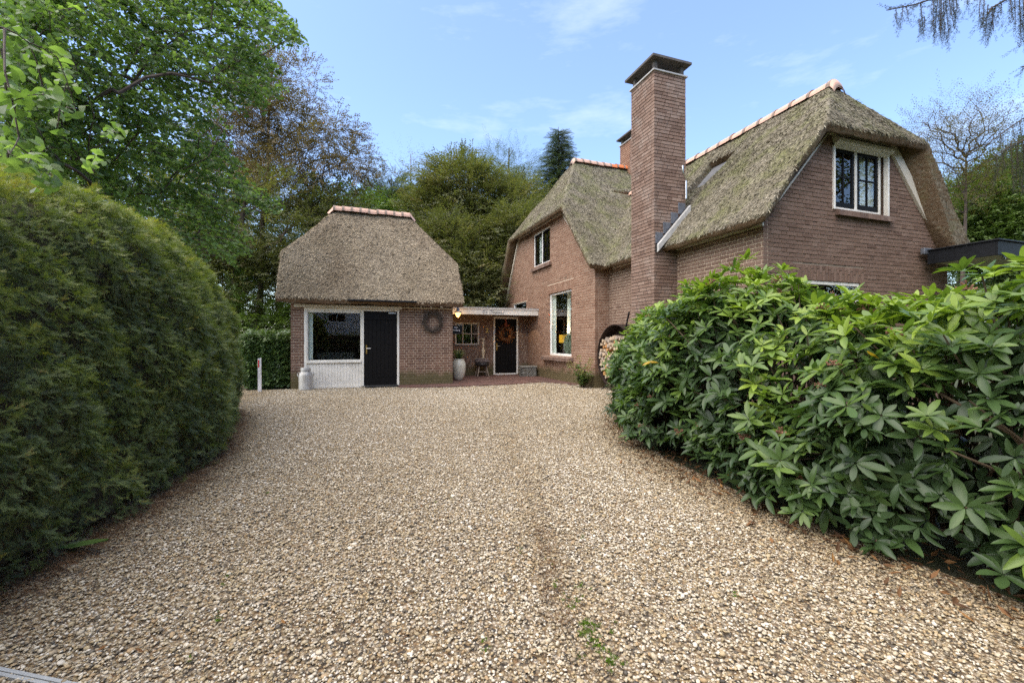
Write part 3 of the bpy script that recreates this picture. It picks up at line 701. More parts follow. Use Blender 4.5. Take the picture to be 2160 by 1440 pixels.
# ---------------------------------------------------------------- house
U1, U2, V1, V2 = 6.164, 6.602, 10.788, 5.771
house = thing('thatched_house', 'large brick house with two crossed thatched roofs and a tall chimney', 'house', (0, 0, 0))
def build_house():
    h = house
    # gable facing left
    big = (12.242, 13.984, .80, 2.93); upw = (13.863, 15.40, 4.06, 5.32); sml = (16.15, 17.69, 2.2, 2.91)
    gab = Wall('wall', h, 'y', U1, [(V1, 0), (19.0, 0), (19.1, 3.05), (16.86, 5.68), (12.90, 5.68), (V1, 3.5)], M['brick_gable'], M['mortar'], 'wild',
               holes=[big, upw, sml], soldiers=[(12.1, 14.1, 2.93, 3.23), (16.1, 17.8, 2.91, 3.21)])
    corner = Wall('wall', h, 'x', V1, [(U1 + .11, 0), (U2 + .1, 0), (U2 + .1, 3.42), (U1 + .11, 3.42)], M['brick_gable'], M['mortar'], 'english')
    side = Wall('wall', h, 'y', U2, [(V2, 0), (V1, 0), (V1, 3.42), (V2, 3.42)], M['brick_wing'], M['mortar'], 'flemish', nofull=lambda a, z: z < 2.0)
    up2 = (8.36, 9.84, 3.78, 5.10); low2 = (7.40, 9.06, .9, 2.41)
    front = Wall('wall', h, 'x', V2, [(U2 + .11, 0), (11.95, 0), (11.7, 3.15), (11.70, 3.36), (9.98, 5.36), (8.16, 5.36), (U2 + .11, 3.66)], M['brick_wing'], M['mortar_wing'], 'flemish',
                 holes=[up2, low2], soldiers=[(7.30, 9.16, 2.41, 2.70)], nofull=lambda a, z: z < 2.25, rec=.011, wob=.004)
    link_ = Wall('wall', h, 'x', 16.0, [(AR, 0), (U1, 0), (U1, 2.3), (AR, 2.3)], M['brick_annex'], M['mortar'], 'wild', holes=[(4.77, 5.77, -.1, 2.25), (3.29, 4.21, 1.17, 2.0)])
    # chimney stack: two faces
    UC0, UC1, VC0, VC1, ZC = 6.0, 6.84, 7.968, 8.82, 7.16
    cf = Wall('chimney_face', h, 'x', VC0, [(UC0, 0), (UC1, 0), (UC1, ZC), (UC0, ZC)], M['brick_stack'], M['mortar_dark'], 'wild', rec=.012, nofull=lambda a, z: z < 1.9, wob=.004)
    cl = Wall('chimney_face', h, 'y', UC0, [(VC0 + .11, 0), (VC1, 0), (VC1, ZC), (VC0 + .11, ZC)], M['brick_stack'], M['mortar_dark'], 'wild', rec=.010, nofull=lambda a, z: z < 1.7, wob=.003)
    c2f = Wall('chimney_face', h, 'x', 14.45, [(9.85, 7.4), (10.7, 7.4), (10.7, 9.1), (9.85, 9.1)], M['brick_stack'], M['mortar_dark'], 'wild', rec=.012, z0=7.4)
    c2l = Wall('chimney_face', h, 'y', 9.85, [(14.56, 7.4), (15.25, 7.4), (15.25, 9.1), (14.56, 9.1)], M['brick_gable'], M['mortar_dark'], 'wild', rec=.012, z0=7.4)
    # window sills of bricks on edge
    def sill(axis, plane, a0, a1, z, parent, mat, n, out=.10):
        w = (a1 - a0) / n; q = MB(); hgt = .11; dp = out + .05
        if axis == 'x': q.add([(.004, 0, -.05), (w - .004, 0, -.05), (w - .004, dp, -.02), (.004, dp, -.02), (.004, 0, .05), (w - .004, 0, .05), (w - .004, dp, .105), (.004, dp, .105)], [(0, 3, 2, 1), (4, 5, 6, 7), (0, 1, 5, 4), (1, 2, 6, 5), (2, 3, 7, 6), (3, 0, 4, 7)])
        else: q.add([(0, .004, -.05), (0, w - .004, -.05), (dp, w - .004, -.02), (dp, .004, -.02), (0, .004, .05), (0, w - .004, .05), (dp, w - .004, .105), (dp, .004, .105)], [(0, 3, 2, 1), (4, 5, 6, 7), (0, 1, 5, 4), (1, 2, 6, 5), (2, 3, 7, 6), (3, 0, 4, 7)])
        ms = [mesh('sill_brick', q.V, q.F, mat, tint=[t] * 6) for t in (.1, .35, .55)]
        for k in range(n):
            a = a0 + k * w; loc = (a, plane - out, z + random.uniform(-.003, .003)) if axis == 'x' else (plane - out, a, z + random.uniform(-.003, .003))
            link('sill_brick', random.choice(ms), parent, loc)
        m = MB(); axbox(m, axis, plane, a0 + .01, a1 - .01, z - .03, z + .045, -out + .012, .05, 0); m.build('sill_mortar', M['mortar_dark'], parent)
    sill('y', U1, 12.10, 14.34, .72, gab.obj, M['brick_stack'], 18, .15); sill('y', U1, 13.72, 15.5, 3.96, gab.obj, M['brick_stack'], 15, .10); sill('x', V2, 8.36, 9.92, 3.69, front.obj, M['brick_stack'], 14, .09)
    finish_walls([gab, corner, side, front, link_, cf, cl, c2f, c2l])
    # hidden sides close the rooms
    m = MB(); m.box((11.84, V2 + .1, 0), (11.94, 12, 3.1)); m.box((U1 + .1, 18.9, 0), (13, 19, 3)); m.box((12.9, 10.9, 0), (13, 18.9, 3)); m.box((11.94, 10.8, 0), (13, 10.9, 3)); m.build('rear_wall', M['brick_wing'], h)
    m = MB(); m.box((UC0 + .1, VC0 + .1, 0), (UC1, VC1, ZC - .002)); m.build('chimney_core', M['mortar_dark'], h)
    m = MB(); m.box((9.95, 14.55, 7.4), (10.7, 15.25, 9.1)); m.build('chimney_core', M['mortar_dark'], h)
    m = MB(); m.box((U1 + .12, V1 + .12, 3.2), (12.8, 18.8, 3.24)); m.box((U2 + .12, V2 + .12, 2.95), (11.8, V1 + .1, 3.0)); m.build('upper_floor', M['room'], h)
    m = MB(); m.box((U1 + .12, V1 + .12, 0), (12.8, 18.8, .03)); m.box((U2 + .12, V2 + .12, 0), (11.8, V1 + .1, .03)); m.build('floor_slab', M['oak'], h)
    m = MB(); m.box((9.3, 11.2, .03), (9.4, 18.8, 3.2)); m.build('room_partition', M['room'], h)
    # chimney heads
    def head(u0, u1, v0, v1, z, name):
        m = MB(); m.box((u0 - .035, v0 - .035, z), (u1 + .035, v1 + .035, z + .035), bev=.004); m.build('lead_lip', M['leadpale'], h)
        for x in (u0 + .03, u1 - .11):
            for y in (v0 + .03, v1 - .11):
                m = MB(); m.box((x, y, z + .034), (x + .08, y + .08, z + .26)); m.build('cap_post', M['concrete'], h)
        m = MB(); a, b_, c, d = u0 - .09, u1 + .09, v0 - .09, v1 + .13; cx, cy = (a + b_) / 2, (c + d) / 2; zz = z + .26
        m.add([(a, c, zz), (b_, c, zz), (b_, d, zz), (a, d, zz), (a, c, zz + .05), (b_, c, zz + .05), (b_, d, zz + .05), (a, d, zz + .05), (cx, cy, zz + .09)], [(3, 2, 1, 0), (0, 1, 5, 4), (1, 2, 6, 5), (2, 3, 7, 6), (3, 0, 4, 7), (4, 5, 8), (5, 6, 8), (6, 7, 8), (7, 4, 8)])
        m.build('chimney_cap', M['concrete'], h)
        m = MB(); m.lathe([(.05, 0), (.05, .03), (.022, .06), (.012, .07), (.012, .16), (.003, .18)], (cx - .12, cy - .15, zz + .095), 10); m.build('cap_finial', M['lead'], h)
    head(UC0, UC1, VC0, VC1, ZC, 'a'); head(9.85, 10.7, 14.45, 15.25, 9.1, 'b')
    # ---- roofs
    T2 = [(6.20, 5.42, 3.37), (7.64, 5.42, 5.12), (10.52, 5.42, 5.16), (11.86, 5.42, 3.30), (9.08, 6.38, 6.57), (9.08, 14.6, 6.50), (6.20, 14.6, 3.37), (11.86, 14.6, 3.30)]
    F2 = [(0, 1, 4, 5, 6), (1, 2, 4), (2, 3, 7, 5, 4)]
    B2 = [(6.28, 5.47, 3.25), (7.72, 5.48, 4.98), (10.44, 5.48, 5.02), (11.5, 5.47, 3.12), (9.08, 6.50, 5.98), (9.08, 14.6, 5.98), (6.28, 14.6, 3.25), (11.5, 14.6, 3.12)]
    T1 = [(5.80, 10.44, 3.40), (5.80, 12.18, 5.46), (5.80, 17.42, 5.52), (5.80, 19.15, 3.00), (7.60, 14.85, 8.08), (13.4, 14.85, 8.05), (13.4, 10.44, 3.40), (13.4, 19.15, 3.00)]
    F1 = [(0, 1, 4, 5, 6), (1, 2, 4), (2, 3, 7, 5, 4)]
    B1 = [(5.86, 10.56, 3.27), (5.87, 12.28, 5.31), (5.87, 17.32, 5.36), (5.86, 19.0, 2.85), (7.8, 14.85, 7.52), (13.4, 14.85, 7.52), (13.4, 10.56, 3.27), (13.4, 19.0, 2.85)]
    sl = np.array([1, 0, 1.07]); sl /= np.linalg.norm(sl); nr = np.array([-sl[2], 0, sl[0]])
    sc = np.array([8.08, 8.62, 3.37 + 1.07 * (8.08 - 6.2)])
    def obb(c, a, b_, d0, d1):
        V = [c + sl * sa * a + np.array([0, 1, 0]) * sb * b_ + nr * d for d in (d0, d1) for sa, sb in ((-1, -1), (1, -1), (1, 1), (-1, 1))]
        return [tuple(v) for v in V], [(0, 3, 2, 1), (4, 5, 6, 7), (0, 1, 5, 4), (1, 2, 6, 5), (2, 3, 7, 6), (3, 0, 4, 7)]
    cut = obb(sc, .70, .44, -.30, .6)
    rr_ = ray(1312, 411); t_ = (3.40 - 1.045 * 10.44 - CAM_H) / (rr_[2] - 1.045 * rr_[1]); nk = np.array([0, 0, CAM_H]) + rr_ * t_
    s1 = unit(np.array([0, .69, .72])); n1 = unit(np.array([.0, -.72, .69])); e1 = unit(np.array([.95, .0, .12]))
    r = thatch('roof', [(T1, F1, B1), (T2, F2, B2)], h, M['thatch_m'], [cut], dens=2600, dents=[(nk + e1 * .3, e1, s1, n1, .75, .06, .16)])
    ridge_tiles(r, (9.08, 6.30, 6.47), (9.08, 13.3, 6.47), 17, .165); ridge_tiles(r, (7.60, 14.85, 8.05), (10.0, 14.85, 8.05), 8, .165, hot=(5, 6, 7))
    # hip ends of the ridges: a steep last tile
    for p, dx, dy in (((9.08, 6.30, 6.47), 0, -1), ((7.60, 14.85, 8.05), -1, 0)):
        c = np.array(p); d = np.array([dx, dy, 0.]); s_ = np.array([-dy, dx, 0.])
        arc = lambda f, dz, rr: [tuple(c + d * f + s_ * rr * math.cos(PI * j / 10) + np.array([0, 0, dz + 1.05 * rr * math.sin(PI * j / 10) - .03])) for j in range(11)]
        q = MB(); q.add(arc(.0, 0, .168) + arc(.05, -.015, .166) + arc(.10, -.09, .160) + arc(.13, -.20, .15), [(i * 11 + j, i * 11 + j + 1, (i + 1) * 11 + j + 1, (i + 1) * 11 + j) for i in range(3) for j in range(10)]); q.build('hip_tile', M['tile'], r)
        for f, dz, rr in ((.02, -.003, .175), (.112, -.14, .164)):
            q = MB(); q.add(arc(f, dz, rr) + arc(f + .025, dz - .02 - .3 * f, rr), [(j, j + 1, 12 + j, 11 + j) for j in range(10)]); q.build('mortar_band', M['band'], r)
    # roof window in the slope
    q = MB(); V, F = obb(sc, .60, .34, -.30, -.10); q.add(V, F); sk = q.build('roof_window', M['lead'], r)
    q = MB(); V, F = obb(sc, .55, .29, -.12, -.094); q.add(V, F); q.build('roof_glass', M['slate'], r)
    q = MB(); V, F = obb(sc - np.array([0, .36, 0]), .60, .025, -.25, -.02); q.add(V, F); q.build('roof_window_flashing', M['leadpale'], r)
    for k in range(4):
        q = MB(); V, F = obb(sc - sl * (.74 + k * .085), .05, .20, -.10, -.03 + .02 * (k % 2)); q.add(V, F); q.build('apron_tile', M['tilemoss'], r)
    # trims under the thatch
    def strip(axis, plane, p, q_, w, d0, d1, name='verge_board', mat=None):
        p, q_ = np.array(p), np.array(q_); d = unit(q_ - p); n_ = np.array([-d[1], d[0]]) * w; m = MB()
        P4 = [p, q_, q_ + n_, p + n_]; f = lambda a, z, dd: (a, plane + dd, z) if axis == 'x' else (plane + dd, a, z)
        m.add([f(a, z, d0) for a, z in P4] + [f(a, z, d1) for a, z in P4], [(0, 1, 2, 3), (7, 6, 5, 4), (0, 4, 5, 1), (1, 5, 6, 2), (2, 6, 7, 3), (3, 7, 4, 0)]); m.build(name, mat or M['cream2'], h)
    strip('x', V2, (9.95, 5.25), (11.58, 3.36), -.19, -.05, .02); strip('x', V2, (8.14, 5.13), (9.96, 5.13), .12, -.055, .02); strip('x', V2, (6.62, 3.40), (8.14, 5.10), .03, -.02, .02)
    strip('y', U1, (16.86, 5.56), (19.08, 2.3), .08, -.05, .02); strip('y', U1, (12.9, 5.42), (16.86, 5.48), .12, -.05, .02); strip('y', U1, (V1 + .02, 3.40), (12.9, 5.42), .05, -.03, .02)
    part_box('eave_board', M['cream2'], h, 'y', U2, V2 - .02, VC0 - .02, 3.30, 3.41, -.05, -.004); part_box('eave_board', M['cream2'], h, 'y', U2, VC1 + .02, V1 - .02, 3.30, 3.41, -.05, -.004); part_box('eave_board', M['cream2'], h, 'x', V1, U1, U2, 3.36, 3.42, -.04, -.004)
    # chimney flashings: stepped lead on the face that meets the roof, pale strip along the thatch, antenna bracket
    for k in range(4):
        u = 6.03 + k * .20; z = 3.42 + k * .232
        m = MB(); m.box((u, VC0 - .012, z), (u + .19, VC0 - .004, z + .25), bev=.002); m.build('step_flashing', M['lead'], h)
    q = MB(); a = np.array([6.03, 0, 3.22]); dl = unit(np.array([1, 0, 1.09]))
    for w0, w1, mt, nm in ((0.0, .055, 'black2', 'soaker_strip'), (.055, .12, 'leadpale', 'flashing_strip')):
        q = MB(); p0 = a + np.array([.0, VC0 - .04 - w1, 0]) ; p1 = a + dl * 1.25 + np.array([.0, VC0 - .04 - w1, 0]); y0, y1 = VC0 - .005 - w1, VC0 - .005 - w0
        q.add([(p0[0], y0, p0[2] + .16), (p1[0], y0, p1[2] + .16), (p1[0], y1, p1[2] + .17), (p0[0], y1, p0[2] + .17), (p0[0], y0, p0[2] + .02), (p1[0], y0, p1[2] + .02), (p1[0], y1, p1[2]), (p0[0], y1, p0[2])], [(0, 1, 2, 3), (7, 6, 5, 4), (0, 4, 5, 1), (1, 5, 6, 2), (2, 6, 7, 3), (3, 7, 4, 0)]); q.build(nm, M[mt], h)
    q = MB(); q.tube([(6.80, VC0 - .06, 4.45), (6.80, VC0 - .06, 4.85), (6.74, VC0 - .10, 4.90), (6.66, VC0 - .12, 5.0), (6.66, VC0 - .12, 5.14)], .022, 8); smooth_auto(q.build('aerial_bracket', M['steel'], h))
    # ---- windows
    f = MB(); framebox(f, 'y', U1, big[0], big[1], big[2], big[3], .055, .06, .13, bot=.10); w = f.build('window_frame', M['white'], h); pane(w, 'y', U1, big[0] + .05, big[1] - .05, big[2] + .09, big[3] - .05, .095)
    f = MB(); framebox(f, 'y', U1, *upw, .06, .04, .11); axbox(f, 'y', U1, 14.60, 14.66, upw[2] + .06, upw[3] - .06, .04, .11); w = f.build('window_frame', M['white'], h)
    for a0, a1 in ((13.923, 14.60), (14.66, 15.34)):
        g = MB(); framebox(g, 'y', U1, a0 + .004, a1 - .004, 4.125, 5.255, .055, .055, .10); axbox(g, 'y', U1, (a0 + a1) / 2 - .012, (a0 + a1) / 2 + .012, 4.18, 5.20, .06, .09, 0); axbox(g, 'y', U1, a0 + .06, a1 - .06, 4.70, 4.725, .063, .087, 0)
        g.build('casement', M['black'], w); pane(w, 'y', U1, a0 + .05, a1 - .05, 4.17, 5.21, .075)
    f = MB(); framebox(f, 'y', U1, *sml, .06, .03, .10); w = f.build('window_frame', M['white'], h); pane(w, 'y', U1, sml[0] + .05, sml[1] - .05, 2.25, 2.86, .06)
    # front gable window with roller shutter box
    f = MB(); framebox(f, 'x', V2, 8.34, 9.72, 3.78, 5.0, .055, .05, .11); axbox(f, 'x', V2, 8.985, 9.045, 3.83, 4.95, .05, .11); w = f.build('window_frame', M['cream'], h)
    f = MB(); axbox(f, 'x', V2, 8.30, 8.345, 3.76, 5.0, -.03, .05); axbox(f, 'x', V2, 9.80, 9.85, 3.72, 5.0, -.03, .05); f.build('shutter_rails', M['cream'], h)
    q = MB(); q.add([(8.30, V2 - .12, 4.99), (9.86, V2 - .12, 4.99), (9.86, V2 + .03, 4.93), (8.30, V2 + .03, 4.93), (8.30, V2 - .12, 5.05), (9.86, V2 - .12, 5.05), (9.86, V2 - .06, 5.12), (8.30, V2 - .06, 5.12), (9.86, V2 + .03, 5.12), (8.30, V2 + .03, 5.12)], [(0, 3, 2, 1), (0, 1, 5, 4), (4, 5, 6, 7), (7, 6, 8, 9), (1, 2, 8, 6, 5), (3, 0, 4, 7, 9)]); q.build('shutter_box', M['cream'], h)
    for a0, a1 in ((8.40, 8.98), (9.05, 9.66)):
        g = MB(); framebox(g, 'x', V2, a0 + .004, a1 - .004, 3.84, 4.94, .06, .06, .10, bot=.10); axbox(g, 'x', V2, (a0 + a1) / 2 - .015, (a0 + a1) / 2 + .015, 3.94, 4.88, .065, .095, 0); axbox(g, 'x', V2, a0 + .06, a1 - .06, 4.41, 4.44, .068, .092, 0)
        g.build('casement', M['black'], w); pane(w, 'x', V2, a0 + .05, a1 - .05, 3.9, 4.9, .08)
    f = MB(); framebox(f, 'x', V2, *low2, .06, .02, .10); w = f.build('window_frame', M['cream'], h); pane(w, 'x', V2, low2[0] + .05, low2[1] - .05, .95, 2.36, .06)
    # curtains
    def curtain(axis, plane, a0, a1, z0, z1, d, n=16, amp=.03):
        m = MB(); V = []
        for i in range(n + 1):
            a = a0 + (a1 - a0) * i / n; dd = d + amp * math.sin(i * 1.7); V += [(a, plane + dd, z0), (a, plane + dd, z1)] if axis == 'x' else [(plane + dd, a, z0), (plane + dd, a, z1)]
        m.add(V, [(2 * i, 2 * i + 2, 2 * i + 3, 2 * i + 1) for i in range(n)]); m.build('curtain', M['curtain'], h, True)
    curtain('y', U1, 13.72, 13.97, .86, 2.95, .17, 14, .02); curtain('y', U1, 13.18, 13.42, .86, 2.95, .45, 12); curtain('y', U1, 13.9, 14.25, 4.1, 5.3, .2, 12); curtain('y', U1, 14.95, 15.3, 4.1, 5.3, .2, 12)
    curtain('x', V2, 8.36, 8.62, 3.8, 5.0, .2, 10); curtain('x', V2, 9.35, 9.7, 3.8, 5.0, .2, 10)
    part_box('inner_sill', M['white'], h, 'y', U1, 12.2, 14.0, .86, .90, .13, .40)
    # ---- entrance between annex and house
    VF = 14.887
    part_box('porch_fascia', M['cream'], h, 'x', VF, AR + .002, U1 - .003, 2.245, 2.43, 0, .03, .003)
    part_box('fascia_moulding', M['cream'], h, 'x', VF, AR + .002, U1 - .003, 2.432, 2.475, -.028, .03, .004)
    part_box('roof_edging', M['leadpale'], h, 'x', VF, AR + .002, U1 - .003, 2.477, 2.50, -.04, .03, .002)
    m = MB(); m.box((AR + .002, VF + .032, 2.30), (U1 - .003, 16.6, 2.46)); m.build('flat_roof', M['soffit'], h)
    m = MB(); m.box((AR + .002, VF + .032, 2.47), (U1 - .003, 18.6, 2.485)); m.build('roofing_felt', M['slate'], h)
    m = MB(); m.lathe([(.06, 0), (.06, .26), (.085, .27), (.085, .33), (.03, .36)], (5.16, 18.0, 2.485), 14); smooth_auto(m.build('flue_pipe', M['black2'], h))
    f = MB(); axbox(f, 'x', 16.0, 4.77, 4.835, .04, 2.25, -.01, .09); axbox(f, 'x', 16.0, 5.705, 5.77, .04, 2.25, -.01, .09); axbox(f, 'x', 16.0, 4.835, 5.705, 2.17, 2.25, -.008, .09); axbox(f, 'x', 16.0, 4.835, 5.705, .03, .085, -.012, .09); f.build('door_frame', M['cream'], h)
    d = part_box('door', M['black'], h, 'x', 16.0, 4.837, 5.703, .087, 2.168, .045, .08)
    bw = .866 / 8; q = MB(); q.box((.002, 0, 0), (bw - .002, .018, 2.06), bev=.004); pm = mesh('plank', q.V, q.F, M['black'], tint=q.T)
    for k in range(8): link('plank', pm, d, (4.837 + k * bw, 16.026, .095))
    part_box('handle_plate', M['brass'], d, 'x', 16.0, 4.885, 4.93, .96, 1.24, .008, .024)
    k = MB(); k.tube([(4.908, 16.0, 1.13), (4.908, 15.96, 1.13), (5.03, 15.955, 1.13)], .009, 8); k.build('handle', M['steel'], d)
    f = MB(); framebox(f, 'x', 16.0, 3.29, 4.21, 1.17, 2.0, .055, -.015, .08); axbox(f, 'x', 16.0, 3.572, 3.60, 1.225, 1.945, -.01, .06, 0); axbox(f, 'x', 16.0, 3.90, 3.928, 1.225, 1.945, -.01, .06, 0); axbox(f, 'x', 16.0, 3.345, 4.155, 1.575, 1.603, -.007, .057, 0); w = f.build('window_frame', M['cream2'], h)
    for a0, a1 in ((3.345, 3.572), (3.60, 3.90), (3.928, 4.155)):
        for z0, z1 in ((1.225, 1.575), (1.603, 1.945)): pane(w, 'x', 16.0, a0, a1, z0, z1, .03, M['glass'])
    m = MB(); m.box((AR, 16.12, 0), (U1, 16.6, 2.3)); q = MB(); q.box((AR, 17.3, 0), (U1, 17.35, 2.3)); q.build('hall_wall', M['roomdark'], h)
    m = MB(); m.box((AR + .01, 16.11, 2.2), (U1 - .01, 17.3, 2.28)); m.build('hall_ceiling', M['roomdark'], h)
    m = MB(); m.lathe([(.0, 0), (.045, 0), (.045, .012)], (5.45, 15.3, 2.288), 14); m.build('downlight', M['down'], h)
    # lettering
    def text(body, size, loc, mat, rot=(PI / 2, 0, 0), shear=0, ext=.002, name='lettering', space=1, parent=None, off=0):
        cu = bpy.data.curves.new(name, 'FONT'); cu.body = body; cu.size = size; cu.shear = shear; cu.extrude = ext; cu.space_character = space; cu.offset = off; cu.align_x = 'CENTER'; cu.align_y = 'CENTER'; cu.materials.append(mat)
        return to_mesh(name, cu, mat, parent, loc, rot)
    text('2', .235, (4.512, 15.985, 1.713), M['gold'], ext=.006, name='house_number', parent=h, off=.006)
    GL = {  # calligraphic strokes, unit = x-height 1
        'D': ([[(.2, 1.9), (-.3, 1.6), (-.6, 1.1), (-.2, .9), (.35, 1.5), (.9, 2.0), (1.7, 1.7), (1.8, .9), (1.2, .15), (.3, 0), (-.3, .2), (.2, .35), (.8, .05)], [(.75, 1.95), (.45, .9), (.25, .1)]], 2.1),
        'B': ([[(-.6, .5), (-.8, 1.1), (-.2, 1.7), (.8, 2.0), (1.7, 1.95), (1.75, 1.4), (.8, 1.05), (1.5, .8), (1.4, .2), (.6, 0), (-.1, .15), (-.3, .5)], [(.75, 1.95), (.4, .9), (.15, .05)]], 2.1),
        'e': ([[(0, .5), (.5, .6), (.55, .95), (.2, 1), (-.02, .5), (.1, .05), (.45, .05), (.8, .4)]], .82),
        'u': ([[(0, .8), (.2, 1), (.1, .3), (.2, .02), (.5, .3), (.75, 1), (.62, .3), (.7, .02), (.95, .3)]], 1.0),
        'k': ([[(.45, 2), (.3, 1), (.1, 0)], [(.25, .55), (.7, .95), (.7, .65), (.25, .5), (.6, .05), (.9, .2)]], .98),
        'n': ([[(0, .8), (.2, 1), (.1, 0)], [(.12, .4), (.55, 1), (.62, .6), (.55, .05), (.85, .3)]], .98),
        'h': ([[(.5, 2), (.3, 1), (.1, 0)], [(.15, .4), (.6, .98), (.66, .5), (.58, .05), (.9, .3)]], 1.0),
        'o': ([[(.5, .98), (.1, .7), (.05, .15), (.4, .03), (.65, .5), (.5, .98), (.85, .85)]], .92),
        'f': ([[(.95, 1.85), (.7, 2.05), (.5, 1.2), (.3, .2), (.1, -.7), (-.2, -.7)], [(.2, .95), (.8, 1)]], .8), ' ': ([], 1.7)}
    x = 0; s_ = .062; cu = bpy.data.curves.new('lettering', 'CURVE'); cu.dimensions = '3D'; cu.bevel_depth = .0036; cu.bevel_resolution = 1; cu.materials.append(M['ink'])
    for chx in 'De Beukenhof':
        st, adv = GL[chx]
        for pts in st:
            sp = cu.splines.new('BEZIER'); sp.bezier_points.add(len(pts) - 1)
            for bp, (a, z) in zip(sp.bezier_points, pts):
                bp.co = (x + (a + z * .32) * s_, 0, z * s_); bp.handle_left_type = bp.handle_right_type = 'AUTO'; bp.radius = .7 + .7 * random.random()
        x += adv * s_
    o = to_mesh('lettering', cu, M['ink'], h, (4.05, VF - .004, 2.285)); o.scale = (.90, .5, .93)
build_house()

# ---------------------------------------------------------------- canopy at the right of the house
def carport():
    h = thing('flat_canopy', 'flat canopy roof with black fascia boards and cream soffit by the right gable', 'canopy')
    u0, u1, v0, v1, z0, z1 = 10.86, 16.0, 4.618, 5.66, 2.86, 3.12
    m = MB(); m.box((u0, v0 + .03, z0), (u0 + .03, v1, z1), bev=.004); m.build('side_fascia', M['black2'], h)
    m = MB(); m.box((u0, v0, z0), (u1, v0 + .029, z1), bev=.004); m.build('front_fascia', M['black2'], h)
    m = MB(); m.box((u0 - .03, v0 - .03, z1 + .002), (u1, v1, z1 + .035), bev=.008); m.build('roof_edging', M['black2'], h)
    for k in range(5):
        m = MB(); y = v0 + .03 + k * .205; m.box((u0 + .032, y + .004, z0 + .03), (u1, y + .2, z0 + .05), bev=.004); m.build('soffit_board', M['soffit'], h)
    m = MB(); m.box((u0 - .12, v1 - .02, z1 - .06), (u0 + .35, v1 + .06, z1 + .07), bev=.01); m.build('lead_apron', M['lead'], h)
    for x in (11.0, 11.9):
        m = MB(); m.tube([(x, v0 - .01, z0 + .02), (x, v0 - .01, z0 - .02)], .012, 6); m.lathe([(.01, -.09), (.032, -.07), (.034, -.04), (.015, -.018)], (x, v0 - .01, z0), 10); m.build('light_string_bulb', M['glass_dark'], h)
    for x in (12.6, 15.8):
        m = MB(); m.box((x, v0 + .04, 0), (x + .12, v0 + .16, z0 + .03)); m.build('post', M['black2'], h)
carport()

# ---------------------------------------------------------------- vegetation prototypes
def yew_sprays():
    mt = leaf_mat('yew_needles', [(0, (.072, .080, .036)), (.35, (.115, .150, .050)), (.6, (.175, .22, .056)), (.8, (.28, .295, .06)), (.93, (.26, .235, .05)), (1, (.36, .20, .055))], .5, .3)
    out = []
    for k in range(5):
        L_ = []
        ln = random.uniform(.11, .15)
        for i in range(13):
            x = .012 + ln * i / 12; w = .55 + .45 * math.sin(PI * min(1, (i + 2) / 13))
            for s in (-1, 1):
                L_.append(((x, 0, -.08 * x), (.55, s * random.uniform(.75, 1), random.uniform(-.15, .3)), (0, 0, 1), .028 * w * random.uniform(.85, 1.15), .0045))
        for q in range(2):      # side shoots
            x0 = ln * (.3 + .3 * q); s = 1 if q else -1
            for i in range(6):
                px, py = x0 + i * .008, s * i * .010
                for s2 in (-1, 1): L_.append(((px, py, -.02), (.6 + .5 * s2, s * .6 - s2 * .5, random.uniform(-.1, .3)), (0, 0, 1), .022, .0042))
        V = []; F = []; T = []
        for b, d, u, l, w in L_:
            b = np.array(b); d = unit(np.array(d, float)); s = unit(np.cross(d, u)) * w / 2; n0 = len(V)
            V += [b - s * .6, b + s * .6, b + d * l * .6 + s, b + d * l, b + d * l * .6 - s]; F += [(n0, n0 + 1, n0 + 2, n0 + 3, n0 + 4)]; T.append(random.random())
        n0 = len(V); V += [(0, .002, 0), (0, -.002, 0), (ln, 0, -.08 * ln)]; F.append((n0, n0 + 1, n0 + 2)); T.append(0)
        me = mesh('yew_spray', V, F, mt); a = me.attributes.new('lt', 'FLOAT', 'FACE'); a.data.foreach_set('value', np.array(T, np.float32))
        out.append(proto_obj('yew_spray', me))
    return out
def twig_protos(name, mat, n=4, ln=.55, nl=14, leaf=.085, wide=.55, bend=.15, flat=.25, ratio=.55):
    out = []
    for k in range(n):
        L_ = []
        for i in range(nl):
            f = (i + 1) / nl; s = 1 if i % 2 else -1
            b = (ln * f, s * random.uniform(0, .08) * ln, random.uniform(-.06, .06) * ln)
            L_.append((b, (random.uniform(.2, .9), s * random.uniform(.4, 1) * wide * 1.6, random.uniform(-.35, .15)), (random.gauss(0, flat), random.gauss(0, flat), 1), leaf * random.uniform(.7, 1.2), leaf * ratio * random.uniform(.8, 1.2)))
        out.append(proto_obj(name, leaf_cards(name, L_, mat, bend)))
    return out
def dirs_random(n, flat=.3): return unit(np.stack([RNG.normal(0, 1, n), RNG.normal(0, 1, n), RNG.normal(0, flat, n)], 1))

